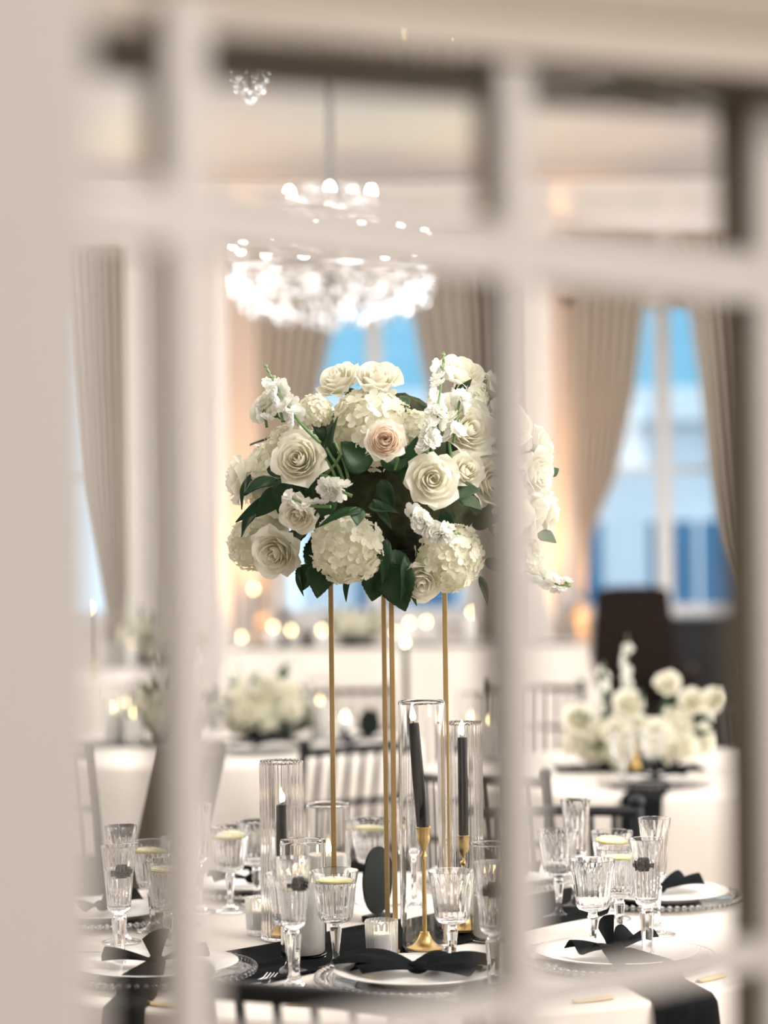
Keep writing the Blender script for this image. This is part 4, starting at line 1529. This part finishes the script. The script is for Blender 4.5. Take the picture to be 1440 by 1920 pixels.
S_([(800, 850), (815, 790), (826, 730), (832, 660)], 20, 0.0165, 31, 7, 0.02, -0.03)
S_([(850, 830), (858, 770), (868, 725)], 9, 0.0165, 39, 0, 0.1, 0.0)
S_([(600, 830), (560, 790), (528, 742), (496, 682)], 11, 0.0165, 32, 6, 0.35, -0.035)
S_([(530, 790), (520, 745), (512, 712)], 8, 0.0155, 33, 0, 0.2, 0.0)
S_([(660, 930), (632, 918), (606, 912)], 8, 0.0165, 34, 0, 0.3, -0.035)
S_([(620, 950), (580, 948), (556, 938), (538, 928)], 7, 0.011, 35, 7, 0.1, -0.05)
S_([(770, 965), (800, 985), (830, 998), (862, 1000)], 18, 0.0165, 36, 3, 0.0, -0.045)
S_([(960, 1060), (1010, 1080), (1045, 1096), (1068, 1097)], 9, 0.0140, 37, 8, 0.05, 0.02)
S_([(500, 800), (495, 770), (490, 760)], 5, 0.0130, 38, 4, 0.1, 0.02)
# moss heart and leaves
rm = random.Random(9)
m = MB()


def moss(u, v):
    a, t = 2 * pi * u, pi * v
    r = 1 + 0.05 * sin(9 * a + 4 * t) * sin(7 * t) + 0.03 * sin(23 * a) * sin(19 * t)
    return (0.165 * r * sin(t) * cos(a), 0.13 * r * sin(t) * sin(a), 0.150 * r * cos(t))


m.grid(moss, 48, 28)
m.obj('moss_ball', MT['moss'], fa, True, 80, FCX - A0 + Vector((0, 0.015, -0.018)))
m = MB(); m.lathe([(0, 0), (0.085, 0), (0.10, 0.012), (0.105, 0.03), (0.095, 0.034), (0, 0.034)], 32)
m.obj('bowl', MT['black_wood'], fa)
LEAVES = [  # px, py of the base, direction in the picture (x right, y down), kind, scale, push, depth
    (520, 900, -1, 0.15, 0, 1.0, 0.0), (530, 915, -0.8, 0.8, 0, 1.1, -0.01), (545, 905, -0.4, 1, 2, 0.8, 0.0), (470, 890, -0.6, 0.9, 1, 0.7, 0.02), (500, 880, 0.9, 0.1, 0, 0.9, 0.0), (515, 930, -1, 0.6, 1, 0.9, 0.0),
    (600, 1055, 0.0, 1, 2, 0.85, -0.02), (585, 1060, -0.6, 1, 2, 0.7, 0.0), (560, 1065, -0.1, 1, 1, 0.55, -0.02), (738, 1058, 0.15, 1, 2, 1.15, -0.01), (712, 1060, -0.25, 1, 2, 0.9, 0.0), (760, 1040, 0.1, 1, 1, 0.9, 0.0), (725, 1010, -0.1, 1, 1, 0.9, 0.0), (725, 1060, -0.7, 0.8, 2, 0.75, 0.0), (655, 1075, -0.35, 1, 1, 0.55, 0.0), (755, 1085, 0.7, 1, 1, 0.6, -0.03),
    (690, 950, 1, 0.0, 0, 0.8, -0.03), (680, 955, -1, 0.05, 1, 0.9, -0.04), (640, 925, 0.2, -1, 0, 0.8, 0.0), (700, 935, 0.5, 0.8, 1, 0.7, -0.03), (668, 950, 0.1, 1, 3, 0.8, -0.04), (630, 935, -0.7, 0.6, 0, 0.8, -0.02),
    (640, 900, -0.4, -1, 1, 0.9, 0.0), (620, 880, -0.2, -1, 1, 1.0, 0.0), (690, 880, -0.5, -0.6, 2, 0.9, 0.0), (735, 885, 0.1, -1, 2, 0.8, 0.0), (770, 880, 0.3, -1, 2, 0.8, 0.02), (860, 880, -0.3, -1, 0, 0.9, 0.02), (800, 860, -0.4, -1, 0, 1.0, 0.03),
    (855, 925, 0.9, -0.2, 3, 1.0, -0.03), (862, 935, 0.8, 0.3, 3, 1.0, -0.03), (900, 950, 0.9, 0.4, 0, 0.8, 0.0), (885, 985, 0.8, -0.3, 0, 0.9, 0.0), (1008, 1000, 0.9, 0.35, 3, 0.9, 0.0), (1030, 890, 0.8, -0.5, 3, 0.5, 0.03),
    (765, 765, -0.3, -0.5, 3, 0.7, 0.03), (665, 730, -0.8, 0.5, 3, 0.5, 0.03), (712, 738, 0.1, -1, 3, 0.45, 0.01), (860, 745, 0.5, -0.8, 0, 0.6, 0.0), (560, 900, 0.6, 0.8, 0, 0.8, 0.0), (590, 880, -0.3, 0.9, 1, 0.7, 0.0),
    (900, 1080, 0.4, 1, 1, 0.6, 0.0), (910, 1050, 1, 0.5, 0, 0.7, 0.03), (480, 960, -0.7, 0.7, 0, 0.8, 0.02), (742, 1030, 0.1, 1, 2, 0.6, 0.03), (610, 830, -0.3, -0.9, 1, 0.9, 0.02), (760, 850, -0.1, 1, 0, 0.9, 0.03), (830, 960, 0.3, 0.8, 0, 0.8, 0.02), (715, 900, 0.3, 1, 0, 0.9, -0.01),
]
for k, (px, py, dx, dy, kind, sc, push) in enumerate(LEAVES):
    p = fpos(px, py, push + 0.03)
    out = outward(p, 0.3)
    d = Vector((dx, -0.25 + 0.25 * sin(k * 2.1), -dy))
    leaf(fa, p - A0, d, kind, (out.x * 0.5 + 0.6 * sin(k * 1.3), -1, 0.6 + 0.6 * cos(k * 1.9)), sc * 0.82)
for k in range(26):           # leaves all round the back and in the gaps
    a = RND.uniform(0, 2 * pi); e = RND.uniform(-0.9, 0.7)
    d = Vector((cos(a) * cos(e), sin(a) * cos(e), sin(e)))
    if d.y < -0.2:
        d.y *= 0.4
    p = FCX + Vector((d.x * 0.17, d.y * 0.13 + 0.02, d.z * 0.13 - 0.02))
    leaf(fa, p - A0, d + Vector((0, 0, -0.2)), RND.choice((0, 1, 2)), (0.2, -0.3, 1), RND.uniform(0.8, 1.2))
for k, (x0, y0, x1, y1) in enumerate(((640, 920, 596, 838), (650, 915, 612, 840), (655, 905, 628, 830), (740, 880, 742, 845), (800, 880, 812, 835), (840, 880, 842, 830), (640, 900, 570, 885), (610, 890, 640, 850))):
    a, c = fpos(x0, y0, 0.03), fpos(x1, y1, 0.01)
    m = MB(); m.tube([a - A0, (a + c) / 2 + Vector((0.004, -0.006, 0)) - A0, c - A0], 0.0028, 6); m.obj('stem', MT['stem'], fa)


# ---- low arrangements of the other tables
def low_arrangement(label, loc, w, h, seed, nr=9, nh=4, ns=4, dp=0.5):
    rnd = random.Random(seed)
    t = thing('flower_arrangement', label, 'flowers', loc)
    m = MB(); m.lathe([(0, 0), (w * 0.22, 0), (w * 0.26, 0.03), (w * 0.24, 0.06), (0, 0.06)], 24); m.obj('bowl', MT['black_wood'], t)
    for k in range(nh):
        a = 2 * pi * k / nh + rnd.uniform(-0.4, 0.4)
        link('hydrangea', HYD[k % 2], t, (w * 0.27 * cos(a), w * 0.27 * dp * sin(a) * 1.3, max(0.085, h * rnd.uniform(0.28, 0.5))), look((cos(a), sin(a) - 0.3, 0.7), k), rnd.uniform(0.055, 0.072))
    for k in range(nr):
        a = 2.39996 * k + rnd.uniform(-0.3, 0.3)
        e = rnd.uniform(0.1, 1.0)
        d = Vector((cos(a) * cos(e), sin(a) * cos(e) - 0.25, sin(e)))
        rose(t, (w * 0.46 * d.x, w * 0.46 * dp * d.y * 1.4, 0.07 + h * 0.62 * d.z), d, rnd.uniform(0.034, 0.046), rnd.choice((0, 1, 2)), rnd.uniform(0, 6))
    for k in range(ns):
        x = rnd.uniform(-0.42, 0.42) * w
        y = rnd.uniform(-0.2, 0.2) * w * dp
        hh = h * rnd.uniform(0.95, 1.25)
        stock(t, [(x * 0.3, y * 0.3, h * 0.3), (x * 0.7, y * 0.7, hh * 0.65), (x, y, hh)], 9, 0.016, seed + k, 4, 0.25)
    for k in range(18):
        a = 2.39996 * k + 1
        e = rnd.uniform(0.0, 1.2)
        d = Vector((cos(a) * cos(e), sin(a) * cos(e) - 0.2, sin(e)))
        leaf(t, (w * 0.40 * d.x, w * 0.36 * dp * d.y * 1.4, 0.07 + h * 0.55 * d.z), d, rnd.choice((0, 1, 3)), (0.3 * sin(k), -1, 0.6), rnd.uniform(0.7, 1.0))
    for k in range(16):
        a = 2.39996 * k
        d = Vector((cos(a), sin(a), rnd.uniform(-0.05, 0.5)))
        leaf(t, (w * 0.25 * d.x, w * 0.25 * dp * d.y, 0.06 + 0.05 * rnd.random()), d, rnd.choice((0, 1, 2)), (0, 0, 1), rnd.uniform(0.9, 1.3))
    return t


p = tab(1196, 1444)
fr = low_arrangement('wide low white flower arrangement on the right table', (p.x, p.y, T1), 0.50, 0.20, 51, 13, 6, 0)
for (x, y0, y1, n_) in ((1176, 1330, 1188, 13), (1132, 1330, 1240, 9), (1080, 1380, 1330, 5), (1330, 1350, 1290, 6)):
    b0, b1 = dep(x, y0, p.y) - fr.location, dep(x, y1, p.y) - fr.location
    stock(fr, [b0 * 1.0 - Vector((0, 0, 0.06)), b0, (b0 + b1) / 2, b1], n_, 0.018, 61 + x, 3, 0.25)
for (x, y, w_) in ((1252, 1280, 46), (1300, 1312, 48), (1180, 1318, 56), (1085, 1345, 58), (1080, 1385, 36), (1130, 1380, 44), (1265, 1385, 52), (1250, 1404, 50), (1315, 1388, 56), (1340, 1310, 46)):
    q = dep(x, y, p.y - 0.10)
    rose(fr, q - fr.location, (RND.uniform(-0.4, 0.4), -1, 0.5), px2m(w_, q) / 2, RND.choice((0, 1)), RND.uniform(0, 6))
p = tab(503, 1394); low_arrangement('low flower arrangement on the left table right of the door bar', (p.x, p.y, T1), 0.36, 0.31, 52, 13, 4, 3)
p = tab(330, 1392); low_arrangement('low flower arrangement on the left table beside its pillar candles', (p.x, p.y, T1), 0.30, 0.29, 53, 12, 4, 3)
p = tab(300, 1246); low_arrangement('flower arrangement on the far left table by the pillar', (p.x, p.y, T1), 0.62, 0.38, 54, 15, 6, 5)
p = dep(668, 1212, 13.25); low_arrangement('flower arrangement in the middle of the long head table', (p.x, p.y, HZ + 0.006), 0.42, 0.22, 55, 10, 5, 2)


# ================================================================== THINGS ON THE OTHER TABLES
def candle_at(label, px, py_base, height, r, z, glassr=0.0):
    p = tab(px, py_base, z)
    loc = Vector((p.x, p.y, z + 0.001))
    pillar_candle(label, loc + Vector((0, 0, 0.0065 if glassr else 0)), r, height)
    if glassr:
        cylinder_glass('clear cylinder on the ' + label.replace('white pillar candle on the ', '').replace(',', ', the'), loc, glassr, height + 0.10)


candle_at('white pillar candle on the left table, leftmost of three', 211, 1397, 0.115, 0.033, TZ, 0.048)
candle_at('white pillar candle on the left table, rear of the left three', 234, 1378, 0.10, 0.033, TZ, 0.046)
candle_at('white pillar candle on the left table, right of the left three', 252, 1400, 0.10, 0.033, TZ, 0.046)
candle_at('white pillar candle on the left table behind the left gold leg', 601, 1394, 0.135, 0.034, TZ, 0.048)
candle_at('short white pillar candle on the left table beside the oval sign', 648, 1390, 0.075, 0.030, TZ)
candle_at('white pillar candle on the right table, left of two behind the ribbed cylinder', 886, 1425, 0.12, 0.033, TZ, 0.046)
candle_at('white pillar candle on the right table, right of two behind the ribbed cylinder', 922, 1428, 0.115, 0.036, TZ, 0.05)
candle_at('white pillar candle on the far left table', 250, 1254, 0.13, 0.037, TZ, 0.05)
HZ2 = HZ + 0.006
for k, (px, h, r, lb) in enumerate(((453, 0.045, 0.03, 'leftmost'), (512, 0.10, 0.034, 'second from the left'), (545, 0.075, 0.034, 'third from the left'), (604, 0.08, 0.034, 'just left of the gold stand'),
                                    (768, 0.11, 0.034, 'just right of the gold legs'), (800, 0.115, 0.034, 'second right of the gold legs'), (886, 0.17, 0.036, 'at right beside the tall ribbed cylinder'), (742, 0.06, 0.034, 'between the gold legs'))):
    p = dep(px, 1213 - 3 * (k % 3), 13.0)
    pillar_candle('white pillar candle on the long head table, ' + lb, (p.x, 13.2 + 0.06 * (k % 3) - 0.22, HZ2), r, h)


def far_taper(label, px, Y, z, ztop):
    x = (px - 720) / FPX * Y
    taper(label, 'gold candlestick under the ' + label.replace('tall black taper candle', 'far black taper'), Vector((x, Y, z + 0.001)), 0.09, ztop)


far_taper('tall black taper candle behind the gold legs on the left table', 757, 8.15, TZ, 0.345)
far_taper('tall black taper candle on the left end of the long head table', 474, 13.15, HZ2, 0.31)
far_taper('tall black taper candle on the far left table', 164, 12.75, TZ, 0.36)
p = tab(693, 1390); oval_sign('black oval sign on the left table behind the gold stand', (p.x, p.y, T1), 0.085, 0.105, 0.2)
# black runners on the two tables behind
m = MB(); m.slab(lambda u, v: (LC[0] + (u - 0.5) * 1.3, LC[1] + 0.10 + (v - 0.5) * 0.26, T1 + 0.003 + 0.0015 * sin(u * 30 + v * 9)), 40, 8, 0.002)
tag(m.obj('table_runner', MT['black_cloth']), 'black cloth runner across the left table behind', 'table runner')
m = MB(); m.slab(lambda u, v: (RC[0] - 0.13 + (u - 0.5) * 0.46, RC[1] + 0.05 + (v - 0.5) * 0.22, T1 + 0.003 + 0.0015 * sin(u * 30 + v * 9)), 40, 8, 0.002)
tag(m.obj('table_runner', MT['black_cloth']), 'black cloth runner under the wide low flowers on the right table', 'table runner')


def setting(px, py, who, c):
    p = tab(px, py)
    x, y = p.x, p.y
    out = math.atan2(y - c[1], x - c[0])
    o = thing('charger_plate', 'clear glass charger with beaded rim %s' % who, 'plate', (x, y, T1), 0, 'glass charger plates')
    link('dish', ME_CHARGER, o); link('beaded_rim', ME_BEADS, o)
    o = link('dinner_plate', ME_PLATE, None, (x, y, T1 + 0.0075)); tag(o, 'white dinner plate %s' % who, 'plate', 'white dinner plates')
    n_ = thing('napkin', 'black napkin bow %s' % who, 'napkin', (x, y, T1 + 0.0145), out + pi / 2, 'black napkin bows')
    link('bow', ME_NAP[0], n_)
    return n_, x, y, out


n_, x, y, out = setting(1228, 1474, 'at the front of the right table', RC)
dv = Vector((cos(out), sin(out))); dn = Vector((-dv.y, dv.x)); r0 = (Vector((x, y)) - Vector(RC)).length


def tail2(u, v):
    s = (u - 0.5) * 0.115 * (0.5 + 0.5 * min(1, v * 5))
    L = 0.001 + v * (0.77 - r0 + 0.26)
    flat = 0.776 - r0
    if L < flat:
        rr, zz = L, (0.022 if L < 0.13 else max(0.0035, 0.022 - (L - 0.13) * 0.5))
    else:
        rr, zz = flat + 0.014 + 0.06 * ((L - flat) / 0.3) ** 0.7, 0.0035 - (L - flat)
    q = dv * rr + dn * s
    return (q.x, q.y, zz - 0.0145)


m = MB(); m.slab(tail2, 6, 50, 0.002)
tl = m.obj('tail', MT['black_cloth'], n_)
tl.matrix_parent_inverse = Matrix.Rotation(-n_.rotation_euler.z, 4, 'Z')
setting(655, 1408, 'at the right of the left table', LC)
setting(480, 1412, 'at the front of the left table', LC)
for k, (px, py, lb) in enumerate(((1167, 1372, 'left wine glass in front of the wide low flowers on the right table'), (1224, 1366, 'right wine glass in front of the wide low flowers on the right table'))):
    p = tab(px, py, TZ + 0.165)
    t = thing('wine_glass', lb, 'glass', (p.x, p.y, T1), k, 'cut crystal glasses on the right table')
    link('bowl_and_stem', ME_WINE, t); link('water', ME_WATER_W, t)
p = tab(1190, 1452)
t = thing('gold_bottle', 'small gold cone-shaped bottle between the glasses on the right table', 'bottle', (p.x, p.y, T1))
m = MB(); m.lathe([(0, 0), (0.020, 0), (0.021, 0.003), (0.014, 0.05), (0.008, 0.075), (0.007, 0.085), (0, 0.086)], 24); m.obj('body', MT['gold'], t)
m = MB(); m.lathe([(0, 0.085), (0.009, 0.085), (0.009, 0.094), (0, 0.096)], 16); m.obj('cap', MT['gold_satin'], t)
for k, (px, lb) in enumerate(((200, 'leftmost clear vase on the far left table'), (225, 'clear vase beside the pillar candle on the far left table'))):
    p = tab(px, 1254)
    cylinder_glass(lb, (p.x, p.y, T1), 0.045, 0.16, 0, 'clear vases')
for k, (px, lb) in enumerate(((522, 'dark low votive on the long head table, left'), (575, 'dark low votive on the long head table, near the gold stand'))):
    t = thing('dark_votive', lb, 'candle holder', ((px - 720) / FPX * 13.1, 13.08, HZ2), 0, 'dark votives')
    m = MB(); m.lathe([(0, 0), (0.028, 0), (0.035, 0.02), (0.036, 0.075), (0.033, 0.075), (0.032, 0.02), (0, 0.012)], 24); m.obj('cup', MT['black_wood'], t)
    link('flame', ME_FLAME, t, (0, 0, 0.03))


# ================================================================== CHANDELIERS
ME_BULB = flame_mesh(0.026, 0.0065).mesh('bulb', MT['bulb'])
m = MB()


def drop_mesh(s=1.0):
    m = MB()
    m.lathe([(0, 0.028 * s), (0.006 * s, 0.021 * s), (0.011 * s, 0.009 * s), (0.008 * s, -0.012 * s), (0, -0.028 * s)], 6)
    return m


ME_DROP = drop_mesh(0.85).mesh('crystal_drop', MT['chandelier'], False)


def bead_string(a, b, sag, n, r=0.0065):
    m = MB()
    a, b = Vector(a), Vector(b)
    for k in range(n):
        t = (k + 0.5) / n
        p = a.lerp(b, t) - Vector((0, 0, sag * 4 * t * (1 - t)))
        prof = [(0, r), (r * 0.85, r * 0.45), (r * 0.85, -r * 0.45), (0, -r)]
        m.lathe(prof, 6, (p.x, p.y, p.z))
    return m


def chandelier(label, loc, ztop, power=2, tail=False):
    """loc: centre of the candle ring"""
    t = thing('chandelier', label, 'chandelier', loc)
    R = 0.40
    m = MB(); m.tube([(0, 0, 0.42), (0, 0, ztop - loc[2])], 0.015, 10)
    m.lathe([(0, ztop - loc[2] - 0.05), (0.04, ztop - loc[2] - 0.045), (0.07, ztop - loc[2]), (0, ztop - loc[2])], 24)
    m.obj('rod', MT['pewter'], t)
    m = MB(); m.lathe([(0, -0.10), (0.02, -0.09), (0.035, -0.05), (0.018, 0.0), (0.014, 0.05), (0.035, 0.09), (0.045, 0.12), (0.02, 0.17), (0.015, 0.24), (0.03, 0.28), (0.05, 0.32), (0.02, 0.37), (0.012, 0.43), (0, 0.43)], 24); m.obj('column', MT['pewter'], t)
    m = MB(); m.lathe([(R - 0.012, -0.012), (R + 0.012, -0.012), (R + 0.012, 0.012), (R - 0.012, 0.012)], 64, close=True); m.obj('ring', MT['silver'], t)
    m = MB(); m.lathe([(0.16, 0.205), (0.18, 0.205), (0.18, 0.225), (0.16, 0.225)], 48, close=True); m.obj('upper_ring', MT['silver'], t)
    for tier, (rr, zz, n) in enumerate(((R, 0.0, 14), (0.19, 0.19, 6))):
        for k in range(n):
            a = 2 * pi * (k + 0.3 * tier + 0.2) / n
            c, s = cos(a), sin(a)
            m = MB()
            m.tube([(0.03 * c, 0.03 * s, zz + 0.02), (rr * 0.4 * c, rr * 0.4 * s, zz - 0.03), (rr * 0.8 * c, rr * 0.8 * s, zz - 0.03), (rr * c, rr * s, zz + 0.02)], 0.007, 8)
            m.lathe([(0, 0.02), (0.025, 0.024), (0.032, 0.034), (0.026, 0.032), (0, 0.028)], 14, (rr * c, rr * s, zz))
            ar = m.obj('arm', MT['silver'], t)
            m = MB(); m.lathe([(0, 0.03), (0.009, 0.03), (0.009, 0.10), (0, 0.10)], 12, (rr * c, rr * s, zz)); m.obj('candle_sleeve', MT['china'], ar)
            link('bulb', ME_BULB, ar, (rr * c, rr * s, zz + 0.10))
    for k in range(14):                     # swags and drops of the ring
        a0, a1 = 2 * pi * k / 14, 2 * pi * (k + 1) / 14
        A, B_ = (R * cos(a0), R * sin(a0), -0.01), (R * cos(a1), R * sin(a1), -0.01)
        bead_string(A, B_, 0.05, 11).obj('crystal_swag', MT['chandelier'], t, False)
        bead_string((0.17 * cos(a0), 0.17 * sin(a0), 0.21), A, 0.06, 18, 0.0062).obj('crystal_swag', MT['chandelier'], t, False)
        bead_string(A, (0.22 * cos(a0), 0.22 * sin(a0), -0.17), 0.05, 12, 0.007).obj('crystal_strand', MT['chandelier'], t, False)
        bead_string((0.04 * cos(a0), 0.04 * sin(a0), 0.34), (0.17 * cos(a0), 0.17 * sin(a0), 0.22), 0.04, 9, 0.008).obj('crystal_swag', MT['chandelier'], t, False)
    for (rr, zz, n, sc) in ((R + 0.012, -0.035, 36, 1.0), (R + 0.004, -0.085, 30, 1.1), (R * 0.95, -0.135, 26, 1.1), (R * 0.80, -0.175, 22, 1.1), (R * 0.55, -0.205, 16, 1.1), (R * 0.28, -0.215, 8, 1.0), (0.18, 0.17, 18, 0.9), (0.15, 0.13, 14, 0.9), (0.11, 0.10, 10, 0.9), (0.12, 0.27, 12, 0.9), (0.09, 0.32, 10, 0.9)):
        for k in range(n):
            a = 2 * pi * (k + 0.37 * (n % 3)) / n
            link('crystal_drop', ME_DROP, t, (rr * cos(a), rr * sin(a), zz + 0.006 * sin(k * 2.7)), (0, 0, k * 0.7), sc)
    if tail:
        m = MB(); m.tube([(0, 0, -0.40), (0, 0, -0.1)], 0.004, 6); m.obj('tail_rod', MT['pewter'], t)
        for k in range(38):
            a = 2.39996 * k
            zz = -0.34 - 0.075 * (k / 38)
            rr = 0.045 * (1 - 0.5 * (k / 38) ** 2)
            link('crystal_drop', ME_DROP, t, (rr * cos(a), rr * sin(a), zz), (0.2, 0, a), 0.42)
        m = MB(); m.ball((0, 0, -0.425), 0.012, 12, 8); m.obj('crystal_ball', MT['chandelier'], t, False)
    else:
        m = MB(); m.ball((0, 0, -0.235), 0.022, 12, 8); m.obj('crystal_ball', MT['chandelier'], t, False)
    for k in range(3):
        a = 2 * pi * k / 3 + 0.5
        d = bpy.data.lights.new('chandelier_glow', 'POINT')
        d.energy = power; d.color = (1.0, 0.9, 0.78); d.shadow_soft_size = 0.06
        o = bpy.data.objects.new('chandelier_glow', d); COL.objects.link(o)
        o.parent = t; o.location = (0.26 * cos(a), 0.26 * sin(a), 0.09)
    return t


p = dep(622, 505, 9.3)
chandelier('lit crystal chandelier with candle bulbs above the left table', p, CEIL)
q = dep(470, 192, 4.9)
chandelier('crystal chandelier above the nearest table, only its lowest drops in view', (q.x, q.y, q.z + 0.43), CEIL, 2, True)
